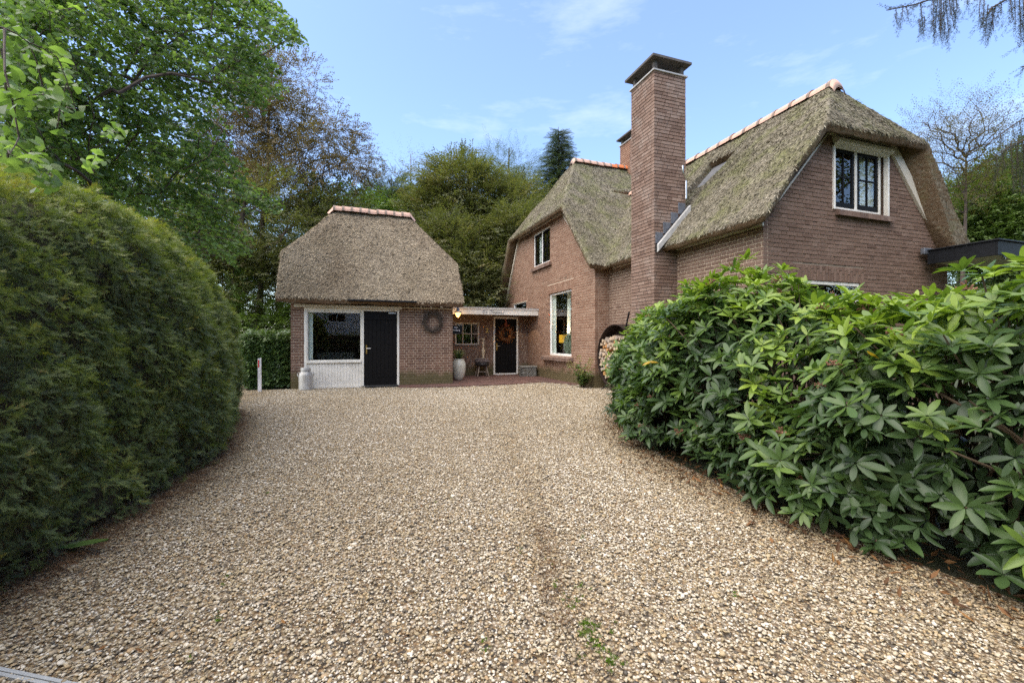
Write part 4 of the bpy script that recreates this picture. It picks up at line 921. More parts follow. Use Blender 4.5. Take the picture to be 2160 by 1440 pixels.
# ---------------------------------------------------------------- yew hedge
def yew_hedge():
    h = thing('yew_hedge', 'tall clipped dark green yew hedge with rounded top along the gravel', 'hedge')
    Hv = [-1.5, .5, 2, 3.2, 4.2, 5.2, 6.0, 6.8, 7.6, 8.4, 9.2, 9.9, 10.3]; Hz = [2.15, 2.25, 2.28, 2.37, 2.46, 2.57, 2.58, 2.47, 2.26, 2.04, 1.74, 1.3, .7]
    H = lambda v: np.interp(v, Hv, Hz)
    W = lambda v: 1.15 * np.sqrt(np.clip(1 - (np.clip(v - 7.9, 0, 9) / 2.5) ** 2.6, .01, 1))
    def surf(v, q):      # q 0 bottom right face ... .5 apex ... 1 bottom left
        a = PI * q; n = 3.2; c_, s_ = np.cos(a), np.sin(a)
        z = np.abs(s_) ** (2 / n); x = np.sign(c_) * np.abs(c_) ** (2 / n)
        zz = z * H(v); w = W(v) * x * (1 - .07 * (1 - z) ** 2)
        xc = hedge_x(v) - 1.15
        lump = .05 * np.sin(v * 2.3 + zz * 1.7) + .04 * np.sin(v * 5.1 - zz * 3.3) + .03 * np.sin(v * 9.7 + zz * 7)
        return np.stack([xc + w + lump * x, v + 0 * q, zz + lump * z * .6], -1)
    n = 150000; v = RNG.uniform(.3, 10.35, n); q = RNG.uniform(.0, .72, n) ** 1.0
    # equal area thinning
    e = 1e-3; P = surf(v, q); du = (surf(v + e, q) - P) / e; dq = (surf(v, q + e) - P) / e; N = np.cross(du, dq); ar = np.linalg.norm(N, axis=1)
    N = unit(N); c = np.stack([hedge_x(v) - 1.15, v, 0 * v + 1.1], 1); N = np.where(((P - c) * N).sum(1)[:, None] < 0, -N, N)
    ok = RNG.random(n) < ar / np.percentile(ar, 93); view = unit(np.array([0, 0, CAM_H]) - P); ok &= (N * view).sum(1) > -.25
    P, N, v, q = P[ok], N[ok], v[ok], q[ok]; n = len(P)
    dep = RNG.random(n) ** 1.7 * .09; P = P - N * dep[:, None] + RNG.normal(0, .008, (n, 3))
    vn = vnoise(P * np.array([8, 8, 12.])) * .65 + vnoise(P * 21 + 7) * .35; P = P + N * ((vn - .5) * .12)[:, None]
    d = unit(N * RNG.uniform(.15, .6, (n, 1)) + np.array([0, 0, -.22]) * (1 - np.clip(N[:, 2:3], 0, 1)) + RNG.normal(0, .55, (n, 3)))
    t = np.clip(.34 - dep * 2.0 + (vn - .5) * .75 + .25 * (vnoise(P * np.array([1.3, 1.3, 1.7]) + 3) - .5) + RNG.normal(0, .13, n) + .50 * np.clip(N[:, 2], 0, 1) ** 1.2 + .10 * np.sin(P[:, 1] * 2.6 + P[:, 2] * 3.4) * np.sin(P[:, 1] * 1.1 - P[:, 2] * 2.2), 0, 1)  # top tinted lighter for light from above; recessed sprays tinted darker as shade
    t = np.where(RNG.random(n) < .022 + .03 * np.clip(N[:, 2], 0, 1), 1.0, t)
    dist = np.linalg.norm(P - np.array([0, 0, CAM_H]), axis=1)
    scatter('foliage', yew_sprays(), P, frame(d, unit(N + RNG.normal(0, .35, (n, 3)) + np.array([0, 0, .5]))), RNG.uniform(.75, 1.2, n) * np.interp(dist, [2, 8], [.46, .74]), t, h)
    # shaded twig mass inside: old brown shoots carrying sparse needles
    vs = np.linspace(-1.2, 10.2, 60); qs = np.linspace(0, 1, 25); G = np.array([[surf(np.array(a), np.array(b_)) for b_ in qs] for a in vs]); cen = np.array([[hedge_x(a) - 1.15, a, .9] for a in vs])
    G = cen[:, None] + (G - cen[:, None]) * np.array([.88, 1, .93]); G[:, :, 1] = np.minimum(G[:, :, 1], 10.0); G[:, :, 2] = np.maximum(G[:, :, 2], 0)
    G += RNG.normal(0, .02, G.shape)
    k = len(qs); F = [(i * k + j, (i + 1) * k + j, (i + 1) * k + j + 1, i * k + j + 1) for i in range(len(vs) - 1) for j in range(k - 1)]
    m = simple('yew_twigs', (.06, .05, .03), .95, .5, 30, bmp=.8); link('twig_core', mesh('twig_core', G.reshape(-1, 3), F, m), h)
yew_hedge()

# ---------------------------------------------------------------- rhododendron
def rhododendron():
    h = thing('rhododendron', 'big glossy rhododendron hedge with brown seed heads beside the gravel', 'shrub')
    mt = leaf_mat('rhododendron_leaf', [(0, (.026, .045, .020)), (.35, (.042, .076, .028)), (.6, (.062, .112, .030)), (.8, (.12, .19, .034)), (.97, (.25, .34, .045)), (1, (.42, .26, .03))], .38, .26, 'GEOMETRY', .4)
    Hv = [-.5, .3, 1.4, 1.9, 2.35, 2.9, 3.5, 4.1, 5, 6, 7.2, 7.9, 8.4]; Hz = [1.48, 1.53, 1.57, 1.54, 1.51, 1.69, 1.84, 1.84, 1.73, 1.66, 1.60, 1.38, 1.0]
    H = lambda v: np.interp(v, Hv, Hz)
    def surf(v, q):      # q 0 front base .. .62 crest .. 1 back
        a = PI * .82 * q; n = 2.5; c_, s_ = np.cos(a), np.sin(a)
        x = -np.sign(c_) * np.abs(c_) ** (2 / n); z = np.abs(s_) ** (2 / n)
        w = .95 * np.interp(v, [7, 8.4], [1, .55]); zz = .10 + z * (H(v) - .10)
        lump = .10 * np.sin(v * 3.1 + zz * 2.1) + .08 * np.sin(v * 5.7 - zz * 4.3 + 1)
        return np.stack([rhodo_x(v) + w + w * x - lump * np.abs(x) * .8, v + 0 * q, zz + lump * z * .7], -1)
    nr = 7000; v = RNG.uniform(.15, 8.5, nr); q = RNG.uniform(.0, .92, nr)
    e = 1e-3; P = surf(v, q); N = np.cross((surf(v, q + e) - P) / e, (surf(v + e, q) - P) / e); ar = np.linalg.norm(N, axis=1); N = unit(N)
    c = np.stack([rhodo_x(v) + 1.0, v, 0 * v + .8], 1); N = np.where(((P - c) * N).sum(1)[:, None] < 0, -N, N)
    dist = np.linalg.norm(P - np.array([0, 0, CAM_H]), axis=1)
    dens = np.interp(dist, [2, 4, 7], [.9, .95, 1.0])
    ok = RNG.random(nr) < ar / np.percentile(ar, 90) * dens; P, N, v, q, dist = P[ok], N[ok], v[ok], q[ok], dist[ok]; nr = len(P)
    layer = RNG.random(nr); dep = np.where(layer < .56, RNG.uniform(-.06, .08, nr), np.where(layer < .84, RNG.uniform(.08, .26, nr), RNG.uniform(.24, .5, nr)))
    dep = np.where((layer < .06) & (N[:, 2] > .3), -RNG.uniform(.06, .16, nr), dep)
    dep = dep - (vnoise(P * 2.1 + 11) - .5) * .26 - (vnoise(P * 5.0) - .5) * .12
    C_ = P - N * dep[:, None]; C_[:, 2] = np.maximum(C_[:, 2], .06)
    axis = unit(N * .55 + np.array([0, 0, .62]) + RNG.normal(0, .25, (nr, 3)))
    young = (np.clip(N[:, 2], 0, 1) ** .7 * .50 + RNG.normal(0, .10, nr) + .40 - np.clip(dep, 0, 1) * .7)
    # prototype leaf: 3 x 4 grid folded on the midrib and bent down
    LV = []
    for i, (f, wv) in enumerate([(0, .10), (.16, .58), (.45, .98), (.72, .90), (.92, .45), (1.0, .05)]):
        zz = -.22 * f * f
        for s in (-1, 0, 1): LV.append((f, s * wv * .5, zz + (abs(s) * .055 * wv)))
    LV = np.array(LV); LQ = np.array([(i * 3 + j, i * 3 + j + 1, i * 3 + j + 4, i * 3 + j + 3) for i in range(5) for j in range(2)])
    bases, RX, LEN, WID, TT, rad = [], [], [], [], [], []
    for i in range(nr):
        n_ = random.randint(7, 10); a0 = random.random() * 6.28; ax = axis[i]; s1 = unit(np.cross(ax, [0.3, .9, .1])); s2 = np.cross(ax, s1)
        old = layer[i] >= .56; sz = random.uniform(.092, .135) * (1.12 if old else 1) * (1.04 if dist[i] < 3.6 else 1.06)
        for k in range(n_):
            a = a0 + 2 * PI * k / n_ + random.gauss(0, .18); lift = random.uniform(-.15, .55) + .45 * max(0, N[i][2]) if not old else random.uniform(-.75, .15)
            if k >= n_ - 2 and not old: lift = random.uniform(.7, 1.3)
            d = unit((s1 * math.cos(a) + s2 * math.sin(a)) + ax * lift + np.array([0, 0, -.08]))
            bases.append(C_[i] + d * .008); RX.append((d, ax)); LEN.append(sz * random.uniform(.62, 1.25)); WID.append(random.uniform(.27, .37))
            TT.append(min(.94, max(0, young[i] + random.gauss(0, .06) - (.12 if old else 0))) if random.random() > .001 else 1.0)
    bases = np.array(bases); Dx = np.array([r[0] for r in RX]); Ux = np.array([r[1] for r in RX]); R = frame(Dx, unit(Ux)); LEN = np.array(LEN); WID = np.array(WID); TT = np.array(TT)
    nl = len(bases)
    # the three hundred leaves that show largest are leaves of their own
    pj = np.array([project(p) for p in bases]); dl = np.linalg.norm(bases - np.array([0, 0, CAM_H]), axis=1); vis = (pj[:, 0] > 1300) & (pj[:, 0] < 2150) & (pj[:, 1] > 520) & (pj[:, 1] < 1300) & (np.repeat(layer, 1).size > 0)
    fac = np.abs((R[:, :, 2] * unit(np.array([0, 0, CAM_H]) - bases)).sum(1)); score = LEN / dl * (.3 + fac) * vis * (TT > .3)
    order = np.argsort(-score); big = set(order[:300].tolist())
    var = []
    for w in (.29, .34):
        for t in (.2, .35, .5, .62, .75, .9):
            Vv = LV * np.array([1, w, 1]); Vv[:, 2] *= 1; var.append((w, t, quadmesh('leaf', Vv, LQ, mt, True, np.full(len(LQ), t))))
    for i in order[:300]:
        w, t, me = min(var, key=lambda x: abs(x[0] - WID[i]) * 2 + abs(x[1] - TT[i]))
        o = link('leaf', me, h); Mx = Matrix([[*(R[i][r] * LEN[i]), bases[i][r]] for r in range(3)] + [[0, 0, 0, 1]]); o.matrix_local = Mx
    keep = np.array([i for i in range(nl) if i not in big])
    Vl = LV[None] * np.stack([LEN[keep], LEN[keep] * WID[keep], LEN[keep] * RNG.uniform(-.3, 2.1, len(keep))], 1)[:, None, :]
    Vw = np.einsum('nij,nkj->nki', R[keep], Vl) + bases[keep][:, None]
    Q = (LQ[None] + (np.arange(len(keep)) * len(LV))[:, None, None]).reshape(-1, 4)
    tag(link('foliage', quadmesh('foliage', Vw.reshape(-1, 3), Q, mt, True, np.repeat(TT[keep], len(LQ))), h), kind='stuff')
    st = MB()
    for i in range(0, nr, 5):
        base = np.array([rhodo_x(v[i]) + random.uniform(.5, 1.3), v[i] + random.gauss(0, .25), .02]); mid = (base + C_[i]) / 2 + np.array([random.gauss(0, .1), random.gauss(0, .1), random.uniform(.05, .25)])
        st.tube([base, mid, C_[i]], [.016, .010, .005], 4, cap=False)
    st.build('stems', M['stem'], h)['kind'] = 'stuff'
    # dried seed heads
    mh = []
    for k in range(3):
        q_ = MB()
        for j in range(16):
            d = Vector((random.gauss(0, 1), random.gauss(0, 1), random.uniform(-.2, 1.2))).normalized() * random.uniform(.025, .05)
            q_.tube([(0, 0, 0), d * .6, d], [.0015, .0015, .006], 4, random.random()); 
        mh.append(mesh('seed_head', q_.V, q_.F, M['dried']))
    cand = [i for i in range(nr) if layer[i] < .5 and 1.0 < v[i] < 5.5 and C_[i][2] > .3]
    for i in random.sample(cand, min(46, len(cand))):
        o = link('seed_head', random.choice(mh), h, C_[i] + N[i] * .05, (random.uniform(-.5, .5), random.uniform(-.5, .5), random.uniform(0, 6))); s = random.uniform(.9, 1.5); o.scale = (s, s, s)
rhododendron()

# ---------------------------------------------------------------- litter and moss on the gravel
def litter():
    mt = leaf_mat('dead_leaf', [(0, (.05, .028, .016)), (.4, (.11, .058, .028)), (.7, (.20, .10, .04)), (.92, (.30, .16, .05)), (1, (.4, .3, .05))], .7, .1, spec=.2)
    cards = []
    for k in range(5):
        cards.append(proto_obj('dead_leaf', leaf_cards('dead_leaf', [((0, 0, 0), (1, random.uniform(-.2, .2), random.uniform(0, .3)), (random.gauss(0, .3), random.gauss(0, .3), 1), .06 * random.uniform(.5, 1.2), .02 * random.uniform(.4, 1.2)) for j in range(2)], mt, random.uniform(-.3, .4))))
    needles = [proto_obj('needle', leaf_cards('needle', [((random.uniform(-.02, .02), random.uniform(-.02, .02), random.uniform(0, .008)), (random.gauss(0, 1), random.gauss(0, 1), random.uniform(-.1, .2)), (0, 0, 1), random.uniform(.012, .024), .0022) for j in range(10)], mt)) for k in range(3)]
    def go(name, pr, x, y, smin, smax, tint=None):
        n = len(x); P = np.column_stack([x, y, RNG.uniform(.012, .028, n)])
        scatter(name, pr, P, frame(dirs_random(n, .15), unit(np.stack([RNG.normal(0, .3, n), RNG.normal(0, .3, n), np.ones(n)], 1))), RNG.uniform(smin, smax, n), tint)
    n = 2000; y = RNG.uniform(.8, 8.2, n); go('leaf_litter', cards, rhodo_x(y) + np.abs(RNG.normal(0, .32, n)) * np.where(RNG.random(n) < .35, -.6, 1), y, .6, 1.4, RNG.random(n) ** 1.5)
    n = 7000; y = RNG.uniform(1.2, 9.5, n); go('needle_litter', needles, hedge_x(y) + RNG.normal(-.04, .12, n), y, .8, 1.5, RNG.random(n) * .75)
    n = 900; y = RNG.uniform(1.5, 12, n); x = RNG.uniform(hedge_x(y), np.where(y < 8, rhodo_x(y), 6)); go('stray_needles', needles, x, y, .6, 1.2, RNG.random(n) * .7)
    f = RNG.random(240); px = np.array([at(1090, 1080, 1)[0]]); 
    a, c = at(1125, 1110, 3.08), at(1200, 1330, 1.97); mid = np.array([.0, .02])
    x = a[0] + (c[0] - a[0]) * f + RNG.normal(0, .05, 240) + .04 * np.sin(f * 6); y = a[1] + (c[1] - a[1]) * f + RNG.normal(0, .05, 240); go('needle_drift', needles, x, y, .6, 1.1, RNG.random(240) * .6 + .1)
    n = 220; y = RNG.uniform(1.4, 11.5, n); x = RNG.uniform(hedge_x(y), np.where(y < 8, rhodo_x(y), 6)); go('fallen_leaves', cards, x, y, .35, .8, RNG.random(n))
    mm = leaf_mat('moss', [(0, (.05, .10, .012)), (1, (.14, .24, .02))], .8, .2, spec=.1)
    tuft = [proto_obj('moss_tuft', leaf_cards('moss_tuft', [((random.gauss(0, .008), random.gauss(0, .008), 0), (random.gauss(0, .6), random.gauss(0, .6), 1), (random.gauss(0, 1), random.gauss(0, 1), .2), random.uniform(.006, .014), .004) for j in range(26)], mm)) for k in range(3)]
    pts = []
    for X_, Y_, r_, n_ in ((1215, 1270, 26, 46), (1235, 1330, 22, 60), (1250, 1365, 26, 44), (1275, 1390, 26, 36), (1300, 1410, 20, 24), (1180, 1240, 14, 16), (1160, 1185, 14, 10), (1265, 1340, 40, 30), (1095, 1170, 8, 6), (455, 1308, 10, 14), (485, 1222, 9, 8), (400, 1395, 8, 8), (930, 1045, 40, 16), (1030, 1360, 16, 10), (1230, 1140, 8, 8), (640, 1060, 60, 12), (470, 1235, 10, 6), (1550, 1260, 10, 8)):
        for k in range(max(2, int(n_ * .3))):
            a_, b_ = random.gauss(X_, r_ * .6), random.gauss(Y_, r_ * .6); r = ray(a_, b_); t_ = CAM_H / -r[2]; pts.append((r[0] * t_, r[1] * t_))
    pts = np.array(pts); n = len(pts); P = np.column_stack([pts, RNG.uniform(.008, .016, n)]); scatter('moss', tuft, P, frame(dirs_random(n, .05), np.tile([0, 0, 1.], (n, 1))), RNG.uniform(.5, 1.1, n))
    tl = thing('broad_leaf', 'long green fallen leaf at the foot of the yew hedge', 'leaf')
    q = MB(); p = at(176, 1168, 0); r = ray(176, 1168); t_ = CAM_H / -r[2]; c = np.array([r[0] * t_, r[1] * t_, .03])
    for f0, f1, w0, w1 in ((0, .3, .01, .045), (.3, .7, .045, .04), (.7, 1, .04, .004)):
        A = lambda f, w, s: tuple(c + np.array([.30 * (f - .5) * CT + s * w * -.3, -.30 * (f - .5) * .3 + s * w, .05 * f + abs(s) * .012]))
        q.add([A(f0, w0, -1), A(f0, w0, 0), A(f0, w0, 1), A(f1, w1, -1), A(f1, w1, 0), A(f1, w1, 1)], [(0, 1, 4, 3), (1, 2, 5, 4)])
    q.build('leaf_blade', simple('green_blade', (.09, .15, .035), .4, .2, 20), tl)
litter()

# ---------------------------------------------------------------- trees
def clump_points(blobs, n_clump, per, cl_r, flat=.55, shell=.62):
    """crown points: clump centres near the shell of ellipsoids (cx, cy, cz, rx, ry, rz), then foliage round each centre"""
    B = np.array(blobs, float); w = (B[:, 3] * B[:, 4] * B[:, 5]) ** .67; w /= w.sum()
    k = RNG.choice(len(B), n_clump, p=w); u = unit(RNG.normal(0, 1, (n_clump, 3))); r = RNG.uniform(shell, 1, (n_clump, 1))
    Cc = B[k, :3] + u * r * B[k, 3:]
    m = RNG.poisson(per, n_clump).clip(2); idx = np.repeat(np.arange(n_clump), m)
    sc = cl_r * RNG.uniform(.6, 1.4, n_clump)
    off = RNG.normal(0, 1, (len(idx), 3)) * np.array([1, 1, flat]) * sc[idx][:, None] * .55
    out = B[k, :3][idx]; od = unit(Cc[idx] - out)
    P = Cc[idx] + off - np.array([0, 0, .25]) * (np.linalg.norm(off[:, :2], axis=1)[:, None]) ** 2 / max(cl_r, .1)
    return Cc, P, unit(od * .7 + off * .6 / cl_r + RNG.normal(0, .35, P.shape)), idx
def branch_tree(mb, spine, sr, T, rmax, rmin=.005, start=.18):
    """limbs that fork: every target joins the nearest point already grown, so boughs carry branches and branches carry twigs"""
    P = []; par = []; m = 24; sp = np.array([np.interp(np.linspace(0, len(spine) - 1, m), range(len(spine)), spine[:, k]) for k in range(3)]).T
    for i in range(m): P.append(sp[i]); par.append(i - 1)
    first = int(m * start); ok = [i >= first for i in range(m)]; dep = [0.0] * m
    ax = np.array([np.min(np.linalg.norm(sp[first:] - t, axis=1)) for t in T]); cnt = [0] * m
    for j in np.argsort(ax):
        t = T[j]; A = np.array(P); d = t - A; L = np.linalg.norm(d, axis=1)
        hd = np.linalg.norm(d[:, :2], axis=1); cost = L + .3 * np.array(dep) + 1.1 * np.maximum(0, A[:, 2] - t[2] + .55 * hd) + np.where(ok, 0, 1e6); k = int(np.argmin(cost))
        n = max(2, int(L[k] / .5)); n = min(n, 7); last = k; sag = random.uniform(.02, .10) * L[k]; jit = np.array([random.gauss(0, 1), random.gauss(0, 1), random.gauss(0, .6)]) * .03 * L[k]
        for i in range(1, n + 1):
            f = i / n; w = math.sin(PI * f); q = A[k] + d[k] * f + np.array([0, 0, sag * w]) + jit * w * (1 if i % 2 else .3)
            P.append(q); par.append(last); ok.append(True); dep.append(dep[last] + L[k] / n); cnt.append(0); last = len(P) - 1
        cnt[last] += 1
    for i in range(len(P) - 1, m - 1, -1): cnt[par[i]] += cnt[i] if par[i] >= m else 0
    tot = max(cnt[m:] + [1]); rad = [max(rmin, rmax * (c / tot) ** .5) for c in cnt]
    for i in range(m, len(P)):
        p = par[i]; r0 = rad[p] if p >= m else rad[i] * 1.15
        mb.tube([P[p], P[i]], [min(r0, rad[i] * 1.5), rad[i]], 5 if rad[i] > .02 else 4, cap=False)
    return mb
def trunk_and_limbs(h, base, top, r0, targets, bark, n_lim=40, name='trunk', limb_r=.3):
    m = MB(); base = np.array(base, float); top = np.array(top, float); n = 7
    pts = [base + (top - base) * i / (n - 1) + np.array([random.gauss(0, .05), random.gauss(0, .05), 0]) * (i > 0) * r0 * 4 for i in range(n)]
    m.tube(pts, [r0 * (1.25 if i == 0 else 1) * (1 - .82 * i / (n - 1)) for i in range(n)], 9)
    tr = m.build(name, bark, h); smooth_auto(tr, 60)
    T = targets if len(targets) <= n_lim else targets[RNG.choice(len(targets), n_lim, replace=False)]
    L_ = branch_tree(MB(), np.array(pts), [r0 * (1 - .82 * i / (n - 1)) for i in range(n)], T, r0 * limb_r)
    tag(L_.build('limbs', bark, h), kind='stuff')
BEECH = {}
def foliage_kind(key):
    if key in BEECH: return BEECH[key]
    if key == 'copper': m = leaf_mat('copper_beech_leaf', [(0, (.085, .060, .036)), (.4, (.145, .105, .054)), (.75, (.195, .15, .074)), (1, (.19, .185, .07))], .5, .22); pr = twig_protos('copper_twig', m, 4, .5, 15, .085)
    elif key == 'beech': m = leaf_mat('beech_leaf', [(0, (.055, .06, .024)), (.4, (.10, .112, .042)), (.7, (.165, .16, .062)), (.9, (.22, .165, .075)), (1, (.24, .235, .09))], .45, .36); pr = twig_protos('beech_twig', m, 4, .55, 16, .09)
    elif key == 'green': m = leaf_mat('green_leaf', [(0, (.04, .07, .02)), (.45, (.075, .12, .026)), (.8, (.12, .18, .035)), (1, (.20, .23, .045))], .45, .28); pr = twig_protos('green_twig', m, 4, .5, 15, .10, ratio=.7)
    elif key == 'dark': m = leaf_mat('dark_leaf', [(0, (.04, .055, .02)), (.5, (.078, .10, .03)), (.85, (.14, .17, .045)), (1, (.20, .22, .055))], .5, .36); pr = twig_protos('dark_twig', m, 4, .55, 16, .095)
    elif key == 'light': m = leaf_mat('light_leaf', [(0, (.06, .09, .015)), (.5, (.11, .155, .025)), (1, (.19, .21, .04))], .5, .35); pr = twig_protos('light_twig', m, 4, .5, 13, .08)
    elif key == 'autumn': m = leaf_mat('autumn_leaf', [(0, (.07, .06, .018)), (.5, (.13, .105, .03)), (1, (.20, .15, .04))], .5, .3); pr = twig_protos('autumn_twig', m, 4, .5, 8, .06)
    elif key == 'bare': m = leaf_mat('bare_twig_leaf', [(0, (.10, .08, .06)), (1, (.16, .13, .10))], .7, .2); pr = twig_protos('bare_twig', m, 3, .7, 7, .09, wide=.3, ratio=.12)
    elif key == 'spruce':
        m = leaf_mat('spruce_needle', [(0, (.03, .05, .018)), (.5, (.056, .085, .028)), (1, (.09, .125, .04))], .5, .1); pr = []
        for k in range(3):
            L_ = []
            for i in range(30):
                x = .55 * i / 30; s = 1 if i % 2 else -1; L_.append(((x, s * .02, 0), (.5, s * 1., random.uniform(-.5, .2)), (0, 0, 1), .16 * (1 - .6 * x / .55) * random.uniform(.7, 1.1), .018))
            for i in range(24):
                x = .55 * i / 24; L_.append(((x, 0, 0), (.8, random.gauss(0, .5), random.gauss(0, .6)), (0, 1, 0), .07, .016))
            pr.append(proto_obj('spruce_spray', leaf_cards('spruce_spray', L_, m)))
    elif key == 'larch': m = leaf_mat('larch_needle', [(0, (.05, .08, .02)), (1, (.13, .16, .04))], .5, .25); pr = twig_protos('larch_twig', m, 3, .6, 22, .07, ratio=.22)
    BEECH[key] = pr; return pr
def tree(name, label, blobs, kind, base, top, r0, n_clump, per, cl_r, bark='bark', size=1.0, flat=.55, shell=.6, n_lim=40, tint0=.45, tvar=.16, group=None, limb_r=.3, cat='tree'):
    h = thing(name, label, cat, (0, 0, 0), 0, group)
    Cc, P, d, idx = clump_points(blobs, n_clump, per, cl_r, flat, shell)
    ok = P[:, 2] > .15; P, d, idx = P[ok], d[ok], idx[ok]
    tc = RNG.normal(tint0, tvar, len(Cc)); t = np.clip(tc[idx] + RNG.normal(0, .12, len(P)), 0, 1)
    d = unit(d * np.array([1, 1, .55])); up = unit(np.stack([RNG.normal(0, .35, len(P)), RNG.normal(0, .35, len(P)), np.ones(len(P))], 1))
    scatter('crown', foliage_kind(kind), P, frame(d, up), RNG.uniform(.7, 1.3, len(P)) * size, t, h)
    trunk_and_limbs(h, base, top, r0, Cc, M[bark], n_lim, limb_r=limb_r); return h
def blob(px, py, rx, ry, D, dep=None):
    p = at(px, py, D); return (*p, rx * D / FPX, (dep if dep else rx * D / FPX * .8), ry * D / FPX)
def ground_at(px, D, z=0): p = at(px, 720, D); return np.array([p[0], p[1], z])

def trees():
    # copper beech behind the ginkgo and the annex
    tree('copper_beech', 'tall copper beech with thin brown foliage leaning over the annex roof', [blob(600, 250, 75, 130, 19), blob(560, 190, 60, 110, 19), blob(680, 330, 70, 80, 18.5), blob(600, 390, 120, 70, 19), blob(738, 335, 50, 34, 18), blob(720, 270, 26, 16, 18), blob(755, 365, 24, 18, 18), blob(640, 165, 30, 50, 19), blob(690, 280, 50, 40, 18.5), blob(500, 300, 110, 150, 20)],
         'copper', ground_at(540, 19.5), at(575, 150, 19.2), .16, 540, 14, .7, size=.9, flat=.35, shell=.2, n_lim=220, limb_r=.4)
    tree('beech_tree', 'broad beech behind the yew hedge, dark olive with brown tips', [blob(560, 480, 130, 110, 17), blob(470, 560, 90, 110, 16), blob(680, 440, 80, 50, 19), blob(600, 600, 110, 90, 17.5), blob(400, 480, 120, 120, 17)],
         'beech', ground_at(470, 17), at(520, 400, 17), .30, 300, 18, .8, tint0=.42, n_lim=60, flat=.4)
    tree('young_maple', 'bright green young tree in the shade behind the yew hedge', [blob(535, 700, 70, 60, 15.5), blob(500, 640, 50, 60, 16), blob(600, 690, 50, 40, 16.5)], 'green', ground_at(540, 16), at(540, 640, 16), .06, 60, 16, .5, size=.8, tint0=.55, n_lim=20)
    tree('leafy_shrub', 'low leafy shrub glimpsed at the end of the gravel path', [blob(508, 760, 36, 50, 19), blob(480, 730, 50, 60, 20)], 'light', ground_at(505, 19.5), at(505, 720, 19.5), .05, 30, 16, .4, size=.7, n_lim=10)
    tree('dark_oak', 'dark leafy tree standing in deep shade behind the annex', [blob(560, 620, 150, 150, 22), blob(700, 560, 150, 110, 24), blob(430, 600, 130, 160, 22)], 'dark', ground_at(590, 23), at(590, 500, 23), .25, 300, 18, 1.0, size=1.2, n_lim=30, tint0=.58)
    # behind, between annex and house
    tree('beech_tree', 'wide beech with brown-tinted crown between annex and house', [blob(985, 410, 95, 75, 24), blob(930, 470, 70, 80, 24), blob(1060, 450, 75, 70, 24), blob(1000, 520, 140, 75, 23), blob(960, 370, 60, 50, 24.5), blob(1100, 430, 40, 60, 25)],
         'beech', ground_at(1000, 24), at(990, 340, 24), .34, 620, 24, .85, tint0=.46, tvar=.2, size=1.05, n_lim=50, flat=.28)
    tree('beech_tree', 'drooping olive green beech seen over the porch roof', [blob(1000, 570, 80, 60, 20), blob(950, 520, 60, 60, 20.5), blob(1070, 560, 60, 60, 21), blob(1010, 640, 70, 60, 20), blob(1090, 480, 50, 50, 21)],
         'beech', ground_at(1010, 20.5), at(1010, 470, 20.5), .22, 330, 20, .75, tint0=.44, size=.95, n_lim=36, flat=.35)
    tree('larch_tree', 'pale green larch with feathery top beside the spruce', [blob(1050, 355, 38, 45, 30), blob(1095, 350, 32, 40, 30), blob(1075, 410, 60, 60, 30)], 'larch', ground_at(1072, 30), at(1072, 312, 30), .2, 110, 20, .8, size=1.3, n_lim=24, flat=.9)
    tree('pine_tree', 'small dark pine showing just above the annex ridge', [blob(825, 405, 34, 30, 34), blob(800, 430, 40, 26, 34), blob(850, 430, 36, 26, 34)], 'spruce', ground_at(825, 34), at(826, 375, 34), .2, 70, 12, .9, size=1.7, n_lim=20, tint0=.75)
    tree('birch_tree', 'thin almost leafless birch above the annex ridge', [blob(860, 380, 52, 55, 38), blob(890, 370, 36, 40, 38)], 'bare', ground_at(868, 38), at(866, 325, 38), .16, 120, 7, 1.2, 'barkpale', 1.5, .9, .2, 80, limb_r=.25)
    tree('mixed_wood_tree', 'rounded mid green tree low behind the annex ridge', [blob(790, 470, 110, 50, 32), blob(700, 440, 60, 40, 31), blob(880, 470, 60, 50, 33)], 'green', ground_at(790, 32), at(790, 425, 32), .22, 150, 16, 1.2, size=1.6, n_lim=20)
    # right of the house
    tree('thin_beech', 'almost bare beech with scattered yellow-brown leaves right of the gable', [blob(2010, 300, 105, 95, 17), blob(2080, 290, 90, 100, 17), blob(1950, 270, 50, 50, 17), blob(2040, 390, 80, 50, 17)],
         'autumn', ground_at(2025, 17), at(2040, 330, 17), .11, 700, 6.5, .5, 'bark', .72, .8, .15, 520, limb_r=.5)
    tree('maple_tree', 'full green maple behind the black canopy', [blob(2080, 460, 90, 70, 21), blob(2150, 400, 60, 90, 21), blob(2030, 500, 60, 50, 21), blob(2140, 520, 90, 60, 20), blob(2090, 390, 40, 30, 21)],
         'green', ground_at(2110, 21), at(2110, 380, 21), .24, 420, 20, .8, size=1.0, n_lim=36)
    tree('larch_tree', 'yellow green tree between the bare beech and the thatch edge', [blob(2010, 430, 45, 60, 24), blob(2060, 400, 60, 40, 25)], 'light', ground_at(2020, 24), at(2020, 380, 24), .18, 90, 14, .8, size=1.1, n_lim=20)
    # wood behind everything
    far = [(250, 430, 150, 190, 30), (80, 480, 160, 180, 26), (420, 470, 150, 150, 33), (960, 560, 130, 120, 36), (1120, 520, 110, 120, 38), (2150, 560, 160, 120, 30), (1930, 560, 120, 130, 34), (780, 560, 160, 110, 38)]
